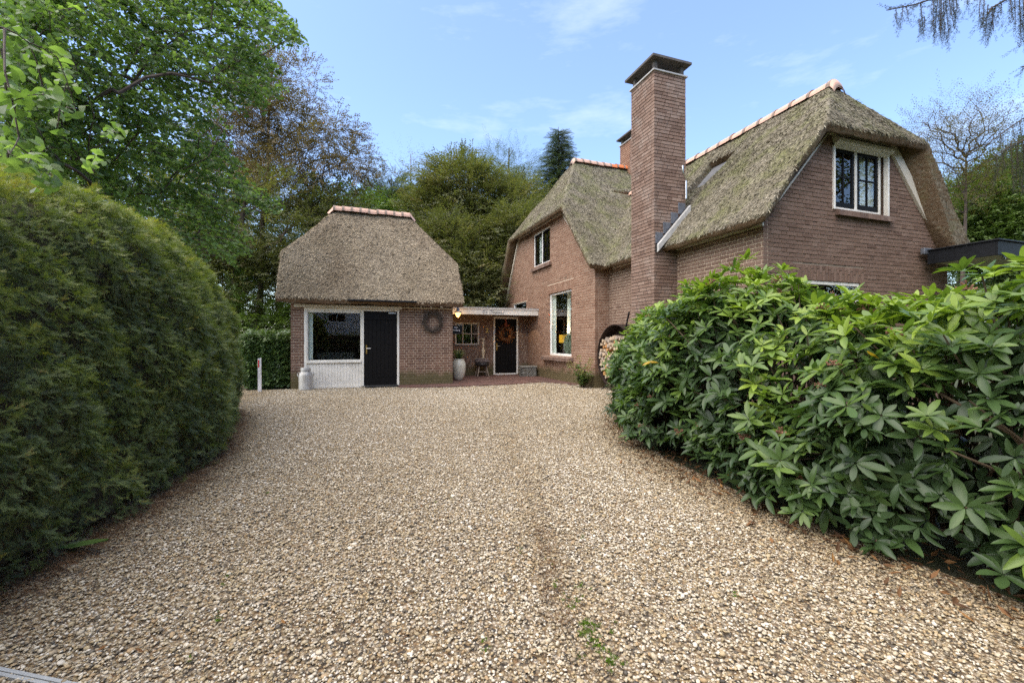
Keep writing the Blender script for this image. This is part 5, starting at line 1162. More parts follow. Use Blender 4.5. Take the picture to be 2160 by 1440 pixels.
    for i, a in enumerate(far):
        tree('wood_tree', ['shaded wood tree far behind the ginkgo', 'dense wood tree behind the far end of the yew hedge', 'tall wood tree behind the copper beech', 'dark wood tree far behind the porch', 'dark wood tree far behind the gable of the house', 'dense wood tree behind the canopy at the right', 'wood tree hidden behind the right thatch edge', 'wide wood tree far behind the annex'][i],
             [blob(*a), blob(a[0], a[1] + a[3] * .8, a[2] * .9, a[3] * .6, a[4])], 'dark', ground_at(a[0], a[4]), at(a[0], a[1] - a[3] * .7, a[4]), .28, 150, 16, 1.4, size=1.9, n_lim=16, group='trees of the wood behind the houses')
    # trees added behind the camera to darken the reflections in the panes
    for i_, (x, y, hh) in enumerate(((-8, -11, 9), (6, -12, 10), (13, -9, 11), (-14, -4, 10), (9, -3.5, 7), (19, -2, 10))):
        tree('wood_tree', ['leafy tree across the drive mirrored in the annex pane', 'tall tree across the drive opposite the porch', 'leafy tree opposite the tall gable', 'leafy tree behind the mirrored end of the yew hedge', 'tree close behind the rhododendron', 'tree far behind the rhododendron'][i_], [(x, y, hh * .6, hh * .33, hh * .33, hh * .38)], 'dark', (x, y, 0), (x, y, hh * .85), .22, 90, 12, 1.2, size=1.7, n_lim=14, group='trees mirrored in the panes')
trees()

def spruce():
    h = thing('spruce_tree', 'pointed dark green spruce rising behind the left gable', 'tree')
    base = ground_at(1180, 30); top = at(1178, 268, 30); Ht = top[2]
    P = []; D = []; L_ = MB(); T = []
    z = Ht * .35
    while z < Ht * .985:
        f = (Ht - z) / (Ht * .65); R_ = .12 + 3.5 * f ** .85; nb = int(7 + 7 * f); a0 = random.random() * 6
        for k in range(nb):
            a = a0 + 2 * PI * k / nb + random.gauss(0, .15); r = R_ * random.uniform(.75, 1.1); d = np.array([math.cos(a), math.sin(a), 0])
            p0 = np.array([base[0], base[1], z]); tip = p0 + d * r + np.array([0, 0, -.10 * r + .18 * (1 - f)])
            L_.tube([p0, tip], [.03, .006], 4, cap=False)
            for j in range(max(3, int(r / .09))):
                s = (j + .6) / max(3, int(r / .09)); P.append(p0 + (tip - p0) * s + np.array([0, 0, random.gauss(0, .04)])); dd = d + np.array([-d[1], d[0], 0]) * random.gauss(0, .6) + np.array([0, 0, random.uniform(-.45, .05)]); D.append(dd); T.append(min(1, max(0, .25 + .4 * s + random.gauss(0, .15))))
        z += .20 + .16 * f
    P = np.array(P); scatter('crown', foliage_kind('spruce'), P, frame(unit(np.array(D)), np.tile([0, 0, 1.], (len(P), 1)) + RNG.normal(0, .2, (len(P), 3))), RNG.uniform(.8, 1.3, len(P)), np.array(T), h)
    m = MB(); m.tube([base, (base[0], base[1], Ht * .5), top], [.22, .13, .015], 8); m.build('trunk', M['bark'], h); tag(L_.build('limbs', M['bark'], h), kind='stuff')
spruce()

def hanging_spruce():
    """near spruce outside the right edge: bough tips hang into the picture"""
    h = thing('near_spruce', 'hanging spruce boughs with drooping needle tassels against the sky', 'tree')
    mt = leaf_mat('bough_needle', [(0, (.022, .028, .018)), (.6, (.045, .052, .028)), (1, (.08, .075, .045))], .6, .1)
    pr = []
    for k in range(3):
        L_ = []
        for i in range(46):
            x = .16 * i / 46; a = random.random() * 6.28; L_.append(((x, 0, 0), (.75, math.cos(a), math.sin(a)), (random.gauss(0, 1), random.gauss(0, 1), 1), .022 * random.uniform(.7, 1.1), .003))
        me = leaf_cards('tassel', L_, mt); pr.append(proto_obj('tassel', me))
    P = []; D = []; br = MB()
    def bough(pts, drops):
        pts = [at(*p) for p in pts]; br.tube(pts, np.linspace(.012, .004, len(pts)), 5, cap=False)
        n = 14
        for i in range(len(pts) - 1):
            dv = pts[i + 1] - pts[i]; nseg = max(2, int(np.linalg.norm(dv) / .05))
            for k in range(nseg):
                P.append(pts[i] + dv * k / nseg); D.append(unit(dv) + np.array([0, 0, -.25]) + RNG.normal(0, .25, 3))
        for (px, py, D_, ln) in drops:
            p = at(px, py, D_); a = np.array([random.gauss(0, .08), random.gauss(0, .08), -1.]); a = unit(a); q = p + a * ln; br.tube([p, q], [.004, .0015], 4, cap=False)
            for k in range(int(ln / .035)):
                P.append(p + a * k * .035); D.append(a + RNG.normal(0, .16, 3))
                if random.random() < .35: D.append(a * .7 + RNG.normal(0, .5, 3)); P.append(p + a * k * .035)
    bough([(2165, -60, 4.6), (2060, -10, 4.4), (1960, 0, 4.3), (1930, 10, 4.2), (1870, 22, 4.2)], [(1905, 16, 4.2, .12), (1890, 20, 4.2, .14), (1912, 14, 4.2, .13), (1942, 8, 4.25, .26), (1938, 40, 4.25, .10), (1950, 35, 4.25, .10)])
    bough([(2165, -90, 4.8), (2080, -60, 4.6), (2000, -30, 4.5), (1975, -6, 4.5)], [(x, y, 4.5, l) for x, y, l in ((1968, -4, .30), (1978, -6, .36), (1986, -6, .44), (1994, -8, .48), (2000, -10, .38), (2010, -12, .22), (2016, -10, .18), (1982, 0, .36), (1990, 5, .36), (2040, -20, .15))])
    bough([(2200, -50, 4.4), (2140, -10, 4.2), (2090, 18, 4.1), (2085, 30, 4.1)], [(x, y, 4.15, l) for x, y, l in ((2068, -10, .22), (2076, 0, .24), (2084, 10, .26), (2092, 14, .25), (2100, 10, .24), (2130, -8, .24), (2140, -14, .30), (2150, -6, .40), (2158, -2, .46), (2164, -6, .4), (2112, 8, .10))])
    bough([(2220, 380, 6), (2170, 290, 5.9), (2130, 310, 5.9), (2095, 330, 5.9)], [(x, y, 5.9, l) for x, y, l in ((2125, 305, .55), (2132, 300, .65), (2140, 296, .7), (2148, 290, .6), (2156, 290, .7), (2162, 285, .75), (2112, 318, .25), (2100, 325, .2))])
    bough([(2230, 250, 6), (2175, 240, 6), (2140, 262, 6), (2075, 310, 6.1)], [(x, y, 6, l) for x, y, l in ((2135, 265, .2), (2150, 255, .45), (2160, 250, .5), (2110, 285, .15))])
    bough([(2210, 120, 5), (2162, 140, 5), (2152, 142, 5)], [(2158, 141, 5, .05), (2163, 160, 5, .04)])
    P = np.array(P); D = unit(np.array(D)); n = len(P); scatter('needles', pr, P, frame(D, unit(RNG.normal(0, 1, (n, 3)))), RNG.uniform(.85, 1.2, n), None, h)
    b = ground_at(2480, 6.6); br.tube([b, (b[0], b[1], 3), (b[0], b[1], 7), (b[0], b[1], 11)], [.22, .19, .14, .04], 9)
    for z0, tgt in ((4.2, (2165, -60, 4.6)), (4.4, (2165, -90, 4.8)), (4.0, (2200, -50, 4.4)), (3.2, (2220, 380, 6)), (3.6, (2230, 250, 6)), (3.9, (2210, 120, 5))):
        t = at(*tgt); p0 = np.array([b[0], b[1], z0 + .6]); br.tube([p0, (p0 + t) / 2 + np.array([0, 0, .25]), t], [.05, .03, .012], 6, cap=False)
    br.build('trunk', M['bark'], h)
hanging_spruce()

# ---------------------------------------------------------------- ginkgo
def ginkgo():
    h = thing('ginkgo_tree', 'ginkgo with fan-shaped green leaves hanging over the yew hedge', 'tree')
    mt = leaf_mat('ginkgo_leaf', [(0, (.07, .115, .036)), (.4, (.12, .19, .06)), (.7, (.18, .26, .09)), (.9, (.22, .31, .11)), (1, (.25, .36, .09))], .45, .45, 'GEOMETRY', .4)
    K = 6; LV = [(0, 0, 0), (.38, 0, .02)]
    rim = []
    for j in range(K + 1):
        a = math.radians(-62 + 124 * j / K); r = 1.0 if j not in (K // 2,) else .80; r *= (1 if j % 2 else .95); rim.append((.36 + .64 * r * math.cos(a), .66 * r * math.sin(a), .10 * math.cos(a * 3) - .12 * abs(math.sin(a))))
    LV = np.array(LV + rim); LQ = [(1, 2 + j, 3 + j) for j in range(K)]
    stem = [(-.0, .012, 0), (-.0, -.012, 0)]
    LV = np.vstack([LV, stem]); LQ = np.array(LQ + [(1, K + 3, K + 4)])
    outline = [(-40, -30), (470, -30), (600, -20), (615, 30), (648, 95), (628, 120), (598, 120), (612, 180), (600, 215), (560, 240), (495, 262), (490, 330), (525, 360), (535, 400), (600, 415), (606, 445), (548, 452), (515, 470), (522, 510), (540, 525), (505, 575), (485, 560), (470, 500), (440, 560), (405, 540), (330, 470), (230, 420), (130, 395), (-40, 360)]
    def inside(x, y):
        c = False
        for (x0, y0), (x1, y1) in zip(outline, outline[1:] + outline[:1]):
            if (y0 > y) != (y1 > y) and x < (x1 - x0) * (y - y0) / (y1 - y0) + x0: c = not c
        return c
    trunk_b = ground_at(60, 7.6); tips = []
    while len(tips) < 1500:
        x, y = random.uniform(-60, 650), random.uniform(-60, 580)
        if inside(x, y):
            base_d = float(np.interp(x, [0, 300, 640], [5.2, 8.3, 8.9])) + random.uniform(0, 2.6)
            tips.append(at(x, y, base_d))
    for x, y, D_ in ((635, 100, 9), (648, 92, 9), (640, 75, 9), (625, 60, 9), (622, 40, 9), (607, 195, 9), (600, 430, 8.8), (585, 436, 8.8), (570, 440, 8.8), (545, 448, 8.8), (535, 522, 8.8), (525, 505, 8.8), (515, 540, 8.8), (500, 560, 8.8), (20, 325, 2.1), (60, 345, 2.15), (110, 370, 2.3), (30, 220, 2.1), (90, 200, 2.2), (10, 150, 2.2), (140, 175, 2.5), (60, 90, 2.5), (440, 545, 8.6), (450, 520, 8.6), (160, 230, 2.7), (40, 290, 2.2), (120, 120, 2.6), (200, 330, 3.4), (250, 280, 3.6), (10, 60, 2.4)):
        tips.append(at(x, y, D_))
    br = MB(); bs, dx, up, ln, tt = [], [], [], [], []
    for tp in tips:
        dv = np.array([trunk_b[0], trunk_b[1], tp[2] + random.uniform(-.3, 1.2)]) - tp; L_ = np.linalg.norm(dv); back = unit(dv + RNG.normal(0, .25, 3) * L_ * .3); Lb = random.uniform(.4, .9)
        st = tp + back * Lb + np.array([0, 0, .10]); shade = random.gauss(.42, .17)
        br.tube([st, (st + tp) / 2 + np.array([0, 0, .04]), tp], [.006, .0045, .002], 4, cap=False)
        for k in range(random.randint(15, 24)):
            f = random.random(); p = st + (tp - st) * f + np.array([0, 0, .05 * math.sin(f * 3)]); d = unit(-back * .25 + RNG.normal(0, .75, 3) + np.array([0, 0, -.35]))
            bs.append(p); dx.append(d); up.append(RNG.normal(0, .55, 3) + np.array([0, 0, .9])); ln.append(random.uniform(.082, .128) if L_ < 4.6 or tp[1] > 5 else random.uniform(.06, .09)); tt.append(min(1, max(0, shade + random.gauss(0, .13))))
    bs = np.array(bs); R = frame(np.array(dx), unit(np.array(up))); ln = np.array(ln); tt = np.array(tt); n = len(bs)
    pj = np.array([project(p) for p in bs]); dl = np.linalg.norm(bs - np.array([0, 0, CAM_H]), axis=1); fac = np.abs((R[:, :, 2] * unit(np.array([0, 0, CAM_H]) - bs)).sum(1))
    sc = ln / dl * (.3 + fac) * ((pj[:, 0] > 5) & (pj[:, 0] < 660) & (pj[:, 1] > 5) & (pj[:, 1] < 560)); order = np.argsort(-sc); big = set(order[:300].tolist())
    var = [(t, quadmesh('leaf', LV, LQ, mt, False, np.full(len(LQ), t))) for t in (.1, .25, .4, .55, .7, .9)]
    for i in order[:300]:
        t, me = min(var, key=lambda x: abs(x[0] - tt[i])); o = link('leaf', me, h); o.matrix_local = Matrix([[*(R[i][r] * ln[i]), bs[i][r]] for r in range(3)] + [[0, 0, 0, 1]])
    keep = np.array([i for i in range(n) if i not in big]); Vw = np.einsum('nij,kj->nki', R[keep], LV) * ln[keep][:, None, None] + bs[keep][:, None]
    Q = (LQ[None] + (np.arange(len(keep)) * len(LV))[:, None, None]).reshape(-1, 3)
    tag(link('foliage', quadmesh('foliage', Vw.reshape(-1, 3), Q, mt, False, np.repeat(tt[keep], len(LQ))), h), kind='stuff')
    # trunk, second stem and limbs reaching the outer sprays
    for px, D_, r in ((60, 7.6, .15), (120, 8.0, .11)):
        b0 = ground_at(px, D_); m = MB(); m.tube([b0, b0 + np.array([.03, 0, 2.5]), b0 + np.array([-.05, .1, 5]), b0 + np.array([0, 0, 9])], [r, r * .9, r * .75, r * .3], 10); smooth_auto(m.build('trunk', M['bark'], h), 70)
    T = np.array(tips); near = np.linalg.norm(T[:, :2], axis=1) < 4.6; Tn, T = T[near], T[~near]; sel = RNG.choice(len(T), 260, replace=False)
    branch_tree(br, np.array([Tn.mean(0) + np.array([-3.2, .4, .4]), Tn.mean(0) + np.array([-1.6, .2, .3]), Tn.mean(0) + np.array([-.9, .1, .2])]), None, Tn, .006, .002, .0); sp = np.array([trunk_b + np.array([0, 0, z]) for z in (1.2, 3, 5, 7, 8.5)])
    branch_tree(br, sp, None, T[sel], .042, .004, .0)
    tag(br.build('limbs', M['bark'], h), kind='stuff')
ginkgo()

# ---------------------------------------------------------------- laurel hedge behind the marker post
def laurel():
    h = thing('laurel_hedge', 'low square clipped laurel hedge left of the annex wall', 'hedge')
    mt = leaf_mat('laurel_leaf', [(0, (.05, .085, .03)), (.5, (.095, .155, .045)), (.85, (.15, .22, .05)), (1, (.2, .22, .04))], .32, .18, spec=.5)
    pr = twig_protos('laurel_twig', mt, 4, .16, 7, .095, wide=.8, ratio=.36, bend=.2)
    x0, x1, y0, y1, H = -3.05, -1.86, 13.75, 16.5, 1.45
    n = 5200; f = RNG.random(n); P = np.empty((n, 3)); N = np.empty((n, 3))
    a = f < .42; b_ = (f >= .42) & (f < .72); c = f >= .72
    P[a] = np.column_stack([RNG.uniform(x0, x1, a.sum()), np.full(a.sum(), y0), RNG.uniform(.12, H, a.sum())]); N[a] = (0, -1, 0)
    P[b_] = np.column_stack([RNG.uniform(x0, x1, b_.sum()), RNG.uniform(y0, y1, b_.sum()), np.full(b_.sum(), H)]); N[b_] = (0, 0, 1)
    P[c] = np.column_stack([np.full(c.sum(), x0), RNG.uniform(y0, y1, c.sum()), RNG.uniform(.12, H, c.sum())]); N[c] = (-1, 0, 0)
    P += RNG.normal(0, .04, P.shape) - N * np.abs(RNG.normal(0, .09, (n, 1))); lower = np.clip(1 - P[:, 2] / .35, 0, 1); P[:, 1] += lower * .12 * a; P[:, 0] += .1 * lower
    d = unit(N * .7 + np.array([0, 0, -.1]) + RNG.normal(0, .5, P.shape)); scatter('foliage', pr, P, frame(d, unit(RNG.normal(0, .4, P.shape) + np.array([0, -.3, 1]))), RNG.uniform(.7, 1.2, n), np.clip(RNG.normal(.42, .17, n) + .2 * (N[:, 2] > .5), 0, 1), h)
    m = MB()
    for k in range(160):
        p = (random.uniform(x0 + .15, x1 - .05), random.uniform(y0 + .15, y1 - .1), 0); m.tube([p, (p[0] + random.gauss(0, .08), p[1] + random.gauss(0, .08), .7), (p[0] + random.gauss(0, .15), p[1] + random.gauss(0, .15), H - .1)], [.02, .014, .006], 4, cap=False)
    tag(m.build('stems', M['stem'], h), kind='stuff')
    m = MB(); m.box((x0 + .22, y0 + .2, .1), (x1, y1 - .1, H - .18)); q = m.build('twig_core', bpy.data.materials['yew_twigs'], h)
laurel()

# ---------------------------------------------------------------- things on and beside the houses
def small_things():
    # milk can
    h = thing('milk_can', 'dented grey metal milk can beside the cream annex window panel', 'milk can', (-1.40, 12.95, 0))
    m = MB(); m.lathe([(.165, 0), (.175, .015), (.172, .035), (.172, .38), (.168, .41), (.145, .46), (.115, .49), (.112, .51)], (0, 0, 0), 28); smooth_auto(m.build('can_body', M['can'], h), 50)
    m = MB(); m.lathe([(.118, .505), (.128, .51), (.128, .58), (.122, .595), (.09, .60), (.02, .603)], (0, 0, 0), 28); smooth_auto(m.build('lid', M['can'], h), 50)
    for s in (-1, 1):
        m = MB(); m.tube([(s * .135, 0, .46), (s * .185, 0, .47), (s * .20, 0, .43), (s * .195, 0, .37), (s * .165, 0, .34)], .011, 8); smooth_auto(m.build('handle', M['can'], h), 70)
    # marker post
    h = thing('marker_post', 'slim white wooden marker post with red reflector before the laurel hedge', 'post', (-2.47, 12.85, 0), .1)
    m = MB(); V = [(-.042, -.03, 0), (.042, -.03, 0), (.042, .03, 0), (-.042, .03, 0), (-.044, -.03, .86), (.034, -.03, .88), (.034, .03, .88), (-.044, .03, .86)]
    m.add(V, [(0, 3, 2, 1), (4, 5, 6, 7), (0, 1, 5, 4), (1, 2, 6, 5), (2, 3, 7, 6), (3, 0, 4, 7)]); m.build('post', simple('chipped_white_paint', (.72, .69, .66), .6, .1, 14, dirt=(.12, .11, .09)), h)
    m = MB(); m.box((-.036, -.036, .63), (-.008, -.0305, .82), bev=.002); m.build('reflector', M['red'], h)
    # door mat
    t = tag(MB().box((.10, 12.80, .03), (1.02, 13.19, .048), bev=.006).build('door_mat', M['rubber']), 'black rubber door mat before the black annex plank door', 'door mat')
    # twig wreath on the annex wall
    h = thing('twig_wreath', 'grey-brown twig wreath hanging on the annex brick wall', 'wreath', (2.03, 13.165, 1.88))
    m = MB()
    for k in range(260):
        a = random.random() * 6.28; r = .25 + random.gauss(0, .035); a1 = a + random.uniform(.35, .8); r1 = r + random.gauss(0, .05); y0 = random.uniform(-.05, .03)
        m.tube([(r * math.cos(a), y0, r * math.sin(a)), ((r + r1) / 2 * 1.03 * math.cos((a + a1) / 2), y0 - random.uniform(0, .03), (r + r1) / 2 * 1.03 * math.sin((a + a1) / 2)), (r1 * math.cos(a1), y0 + random.uniform(-.03, .02), r1 * math.sin(a1))], [.006, .005, .003], 4, random.random(), cap=False)
    tag(m.build('twigs', simple('wreath_twig', (.085, .065, .05), .85, .7, 60), h), kind='stuff')
    m = MB(); m.lathe([(.235, -.012), (.265, 0), (.235, .012), (.205, 0), (.235, -.012)], (0, 0, 0), 28); o = m.build('ring_core', M['stem'], h); o.rotation_euler = (PI / 2, 0, 0)
    # orange wreath with ribbon on the entrance door
    h = thing('door_wreath', 'orange autumn wreath on a red ribbon on the black entrance door', 'wreath', (5.26, 15.975, 1.60))
    m = MB(); mt = leaf_mat('wreath_leaf', [(0, (.10, .03, .012)), (.4, (.22, .07, .015)), (.7, (.36, .11, .02)), (.9, (.48, .20, .04)), (1, (.10, .12, .03))], .6, .15, 'GEOMETRY'); L_ = []
    V = []; F = []; T = []
    for k in range(760):
        a = random.random() * 6.28; r = .255 + random.gauss(0, .065); c = np.array([r * math.cos(a), random.uniform(-.055, .02), r * math.sin(a)]); d = unit(RNG.normal(0, 1, 3)); s = unit(np.cross(d, RNG.normal(0, 1, 3))) * .016; ln = random.uniform(.03, .07); n0 = len(V)
        V += [c, c + d * ln * .5 + s, c + d * ln, c + d * ln * .5 - s]; F.append((n0, n0 + 1, n0 + 2, n0 + 3)); T.append(random.random())
    tag(link('wreath_leaves', mesh('wreath_leaves', V, F, mt, tint=T), h), kind='stuff')
    m = MB(); m.lathe([(.21, -.02), (.25, -.028), (.28, 0), (.25, .028), (.21, .02), (.21, -.02)], (0, 0, 0), 24); o = m.build('ring_core', M['stem'], h); o.rotation_euler = (PI / 2, 0, 0)
    rib = simple('red_ribbon', (.32, .05, .02), .5, .1, 10)
    m = MB(); m.add([(-.035, .0, .55), (.02, .0, .56), (.045, -.03, .27), (-.02, -.03, .25)], [(0, 1, 2, 3)]); m.add([(-.01, -.02, .30), (-.09, -.03, .36), (-.08, -.03, .27), (.01, -.02, .26), (.10, -.03, .35), (.09, -.03, .26)], [(0, 1, 2), (0, 4, 5)]); m.build('ribbon', rib, h)
    # glazed pot and its grassy plant
    h = thing('glazed_pot', 'tall pale glazed pot standing at the annex corner by the porch', 'plant pot', (3.05, 14.22, .04))
    m = MB(); m.lathe([(.125, 0), (.14, .01), (.185, .12), (.225, .30), (.235, .44), (.222, .56), (.185, .64), (.172, .665), (.18, .68), (.172, .69), (.155, .68), (.15, .62), (.02, .61)], (0, 0, 0), 32); smooth_auto(m.build('pot_body', M['pot'], h), 60)
    m = MB(); m.lathe([(.2265, .452), (.2385, .458), (.2265, .464)], (0, 0, 0), 32); m.build('glaze_ridge', M['pot'], h)
    pl = leaf_mat('strap_leaf', [(0, (.03, .055, .02)), (.5, (.07, .11, .03)), (1, (.40, .42, .24))], .4, .2, 'GEOMETRY')
    def strappy(name, label, loc, n, ln, w, cat='plant'):
        h = thing(name, label, cat, loc); V = []; F = []; T = []
        for k in range(n):
            a = random.random() * 6.28; out = random.uniform(.25, 1) * ln; up = ln * random.uniform(.35, .9); s = np.array([-math.sin(a), math.cos(a), 0]) * w; d = np.array([math.cos(a), math.sin(a), 0]); n0 = len(V); t = random.random()
            for f, ww in ((0, .7), (.35, 1), (.7, .7), (1, .05)):
                c = d * out * f + np.array([0, 0, up * math.sin(f * 2.1)]); V += [c - s * ww, c + s * ww]
            F += [(n0 + 2 * i, n0 + 2 * i + 1, n0 + 2 * i + 3, n0 + 2 * i + 2) for i in range(3)]; T += [t] * 3
        tag(link('leaves', mesh('leaves', V, F, pl, True, T), h), kind='stuff'); return h
    strappy('grassy_plant', 'striped grassy plant growing in the pale glazed pot', (3.05, 14.22, .66), 120, .42, .011)
    # stool, fleece, candlestick
    h = thing('stool', 'rustic wooden stool with splayed legs and thick dark seat', 'stool', (4.20, 15.55, .035))
    for sx in (-1, 1):
        for sy in (-1, 1):
            m = MB(); m.tube([(sx * .21, sy * .17, 0), (sx * .12, sy * .10, .40)], [.028, .026], 8); m.build('leg', M['oak'], h)
    for sy in (-1, 1): m = MB(); m.tube([(-.175, sy * .145, .16), (.175, sy * .145, .16)], .015, 8); m.build('stretcher', M['oak'], h)
    m = MB(); m.lathe([(.02, .37), (.21, .37), (.25, .395), (.26, .44), (.25, .495), (.20, .52), (.02, .52)], (0, 0, 0), 26); smooth_auto(m.build('seat', M['seat'], h), 60)
    fl = simple('grey_fleece', (.17, .135, .12), .95, .4, 40, bmp=.6)
    h = thing('fleece', 'curly grey-brown fleece draped over the stool seat', 'fleece', (4.20, 15.55, .555))
    m = MB(); m.lathe([(.25, -.01), (.265, .03), (.235, .07), (.16, .09), (.15, .12), (.05, .14)], (0, 0, 0), 22); q = m.build('fleece_pad', fl, h)
    m = MB()
    for k in range(340):
        a = random.random() * 6.28; f = random.random(); r = .17 + .10 * (1 - f); z = .01 + .11 * f; m.tube([(r * math.cos(a), r * math.sin(a), z), ((r + .025) * math.cos(a + .08), (r + .025) * math.sin(a + .08), z + .015), ((r + .03) * math.cos(a), (r + .03) * math.sin(a), z - .025)], [.009, .008, .003], 4, random.random(), cap=False)
    tag(m.build('curls', fl, h), kind='stuff')
    h = thing('candlestick', 'turned pale wooden candlestick standing on the fleece', 'candlestick', (4.235, 15.52, .69))
    m = MB(); m.lathe([(.05, 0), (.055, .02), (.04, .05), (.055, .12), (.068, .22), (.06, .30), (.035, .38), (.03, .42), (.045, .44), (.03, .46), (.036, .56), (.03, .60), (.045, .62), (.05, .66), (.062, .70)], (0, 0, 0), 20); smooth_auto(m.build('turned_shaft', M['woodpale'], h), 60)
    for k in range(7):
        a = k * 6.283 / 7; m = MB(); m.tube([(.048 * math.cos(a), .048 * math.sin(a), .69), (.066 * math.cos(a), .066 * math.sin(a), .735)], [.013, .004], 5); m.build('crown_point', M['woodpale'], h)
    # wicker basket
    h = thing('wicker_basket', 'weathered grey wicker basket by the brick corner of the porch', 'basket', (5.80, 15.05, .035), -.12)
    m = MB()
    for iz in range(7):
        z = .02 + iz * .047
        for sx, sy, ex, ey in ((-1, -1, 1, -1), (1, -1, 1, 1), (1, 1, -1, 1), (-1, 1, -1, -1)):
            p, q = np.array([sx * .27, sy * .19]), np.array([ex * .27, ey * .19]); n = 12 if sx != ex else 8; nn = np.array([(q - p)[1], -(q - p)[0]]); nn = nn / np.linalg.norm(nn)
            m.tube([(*(p + (q - p) * i / n + nn * .012 * (1 if (i + iz) % 2 else -1)), z + random.uniform(-.004, .004)) for i in range(n + 1)], .021, 5, random.random(), cap=False)
    tag(m.build('weave', M['wicker'], h), kind='stuff')
    m = MB(); pts = [(-.29, -.21, .345), (.29, -.21, .345), (.29, .21, .345), (-.29, .21, .345), (-.29, -.21, .345)]; m.tube(pts, .026, 7); m.build('rim', M['wicker'], h)
    m = MB(); m.box((-.255, -.175, 0), (.255, .175, .33)); m.build('lining', M['seat'], h)
    for s in (-1, 1):
        m = MB(); m.tube([(s * .285, -.08, .30), (s * .33, -.05, .27), (s * .33, .05, .27), (s * .285, .08, .30)], .014, 6); m.build('handle', M['wicker'], h)
    # wall lantern (lit) and hanging sign at the annex corner
    h = thing('porch_lantern', 'lit hanging lantern with grey cap under the porch fascia', 'lantern', (3.104, 14.60, 2.23))
    m = MB(); m.tube([(-.10, .24, .32), (-.10, .10, .34), (-.06, .02, .345), (-.01, 0, .30), (0, 0, .22)], .010, 8); smooth_auto(m.build('bracket_arm', M['black2'], h), 70)
    m = MB(); m.lathe([(.012, .24), (.035, .225), (.04, .17), (.055, .15), (.055, .11), (.06, .10), (.14, .055), (.142, .045), (.06, .06), (.02, .06)], (0, 0, 0), 24); smooth_auto(m.build('lamp_cap', M['lead'], h), 50)
    m = MB(); m.lathe([(.075, .045), (.085, .02), (.078, -.03), (.05, -.08), (.012, -.115)], (0, 0, 0), 20); smooth_auto(m.build('lamp_glass', M['amber'], h), 70)
    ld = bpy.data.lights.new('lantern_light', 'POINT'); ld.energy = 1.4; ld.color = (1, .6, .25); ld.shadow_soft_size = .08; o = bpy.data.objects.new('lantern_light', ld); COL.objects.link(o); o.parent = h; o.location = (0, 0, -.16)
    ld = bpy.data.lights.new('door_light', 'SPOT'); ld.energy = 4; ld.color = (1, .75, .45); ld.spot_size = math.radians(110); ld.shadow_soft_size = .04; o = bpy.data.objects.new('door_light', ld); COL.objects.link(o); o.location = (5.45, 15.3, 2.27)
    h = thing('hanging_sign', 'small black house sign with white words hanging from a scroll bracket', 'sign', (2.86, 13.70, 1.70))
    m = MB(); m.box((-.17, -.008, -.16), (.19, .008, .10), bev=.003); m.build('sign_board', M['black2'], h)
    m = MB(); m.tube([(-.21, 0, .13), (.20, 0, .13)], .007, 6); m.tube([(-.21, 0, .25), (-.06, 0, .20), (.10, 0, .14), (.19, 0, .135)], .006, 6); m.tube([(.19, 0, .135), (.21, 0, .16), (.18, 0, .18), (.165, 0, .155)], .005, 6); smooth_auto(m.build('scroll_bracket', simple('grey_iron', (.25, .22, .2), .5, .2, 14), h), 70)
    for x in (-.12, .13):
        m = MB(); m.tube([(x, 0, .13), (x, 0, .098)], .004, 5); m.build('hook', M['black2'], h)
    def words_(t, size, z, name):
        cu = bpy.data.curves.new(name, 'FONT'); cu.body = t; cu.size = size; cu.extrude = .0015; cu.align_x = 'CENTER'; cu.align_y = 'CENTER'; cu.offset = .0015
        to_mesh(name, cu, M['signwhite'], h, (-.01, -.011, z), (PI / 2, 0, 0))
    words_('zum', .075, .042, 'lettering'); words_('Weinberg', .062, -.045, 'lettering')
    # steel ring full of firewood on the side wall
    ring_c = (6.34, 9.80); RZ, RR = .90, .84
    h = thing('log_ring', 'round rusted steel log holder standing against the side wall', 'log holder', (ring_c[0], ring_c[1], RZ))
    m = MB(); K = 48; V = []; 
    for x, r in ((-.19, RR), (.20, RR), (.20, RR - .018), (-.19, RR - .018)):
        V += [(x, r * math.cos(2 * PI * j / K), r * math.sin(2 * PI * j / K)) for j in range(K)]
    m.add(V, [(a * K + j, a * K + (j + 1) % K, ((a + 1) % 4) * K + (j + 1) % K, ((a + 1) % 4) * K + j) for a in range(4) for j in range(K)]); m.build('ring_band', M['rust'], h)
    m = MB(); m.tube([(-.12, -.42, .72), (-.15, -.62, 1.12)], .022, 6); m.build('stay_bar', M['black2'], h)
    for y in (-.35, .35):
        m = MB(); m.tube([(-.17, y * 1.9, -RZ + .01), (-.10, y, -.74)], .014, 6); m.tube([(.17, y * 1.9, -RZ + .01), (.10, y, -.74)], .014, 6); m.build('foot', M['black2'], h)
    m = MB(); m.lathe([(RR - .02, 0), (.02, .005)], (0, 0, 0), 40); o = m.build('back_plate', M['rust'], h); o.rotation_euler = (0, PI / 2, 0); o.location = (.17, 0, 0)
    pts = []
    for it in range(6000):
        a, r = random.random() * 6.28, (RR - .07) * math.sqrt(random.random()); p = np.array([r * math.cos(a), r * math.sin(a)])
        if p[1] < .50 and all(np.hypot(*(p - q)) > .098 for q in pts): pts.append(p)
    lm = [leaf for leaf in (simple('log_wood_pale', (.52, .40, .27), .85, .2, 22, dirt=(.36, .24, .14), bmp=.4), simple('log_wood_orange', (.48, .25, .09), .85, .25, 22, dirt=(.35, .16, .06), bmp=.4), simple('log_wood_grey', (.40, .33, .26), .85, .25, 22, dirt=(.22, .16, .11), bmp=.4))]
    ms = []
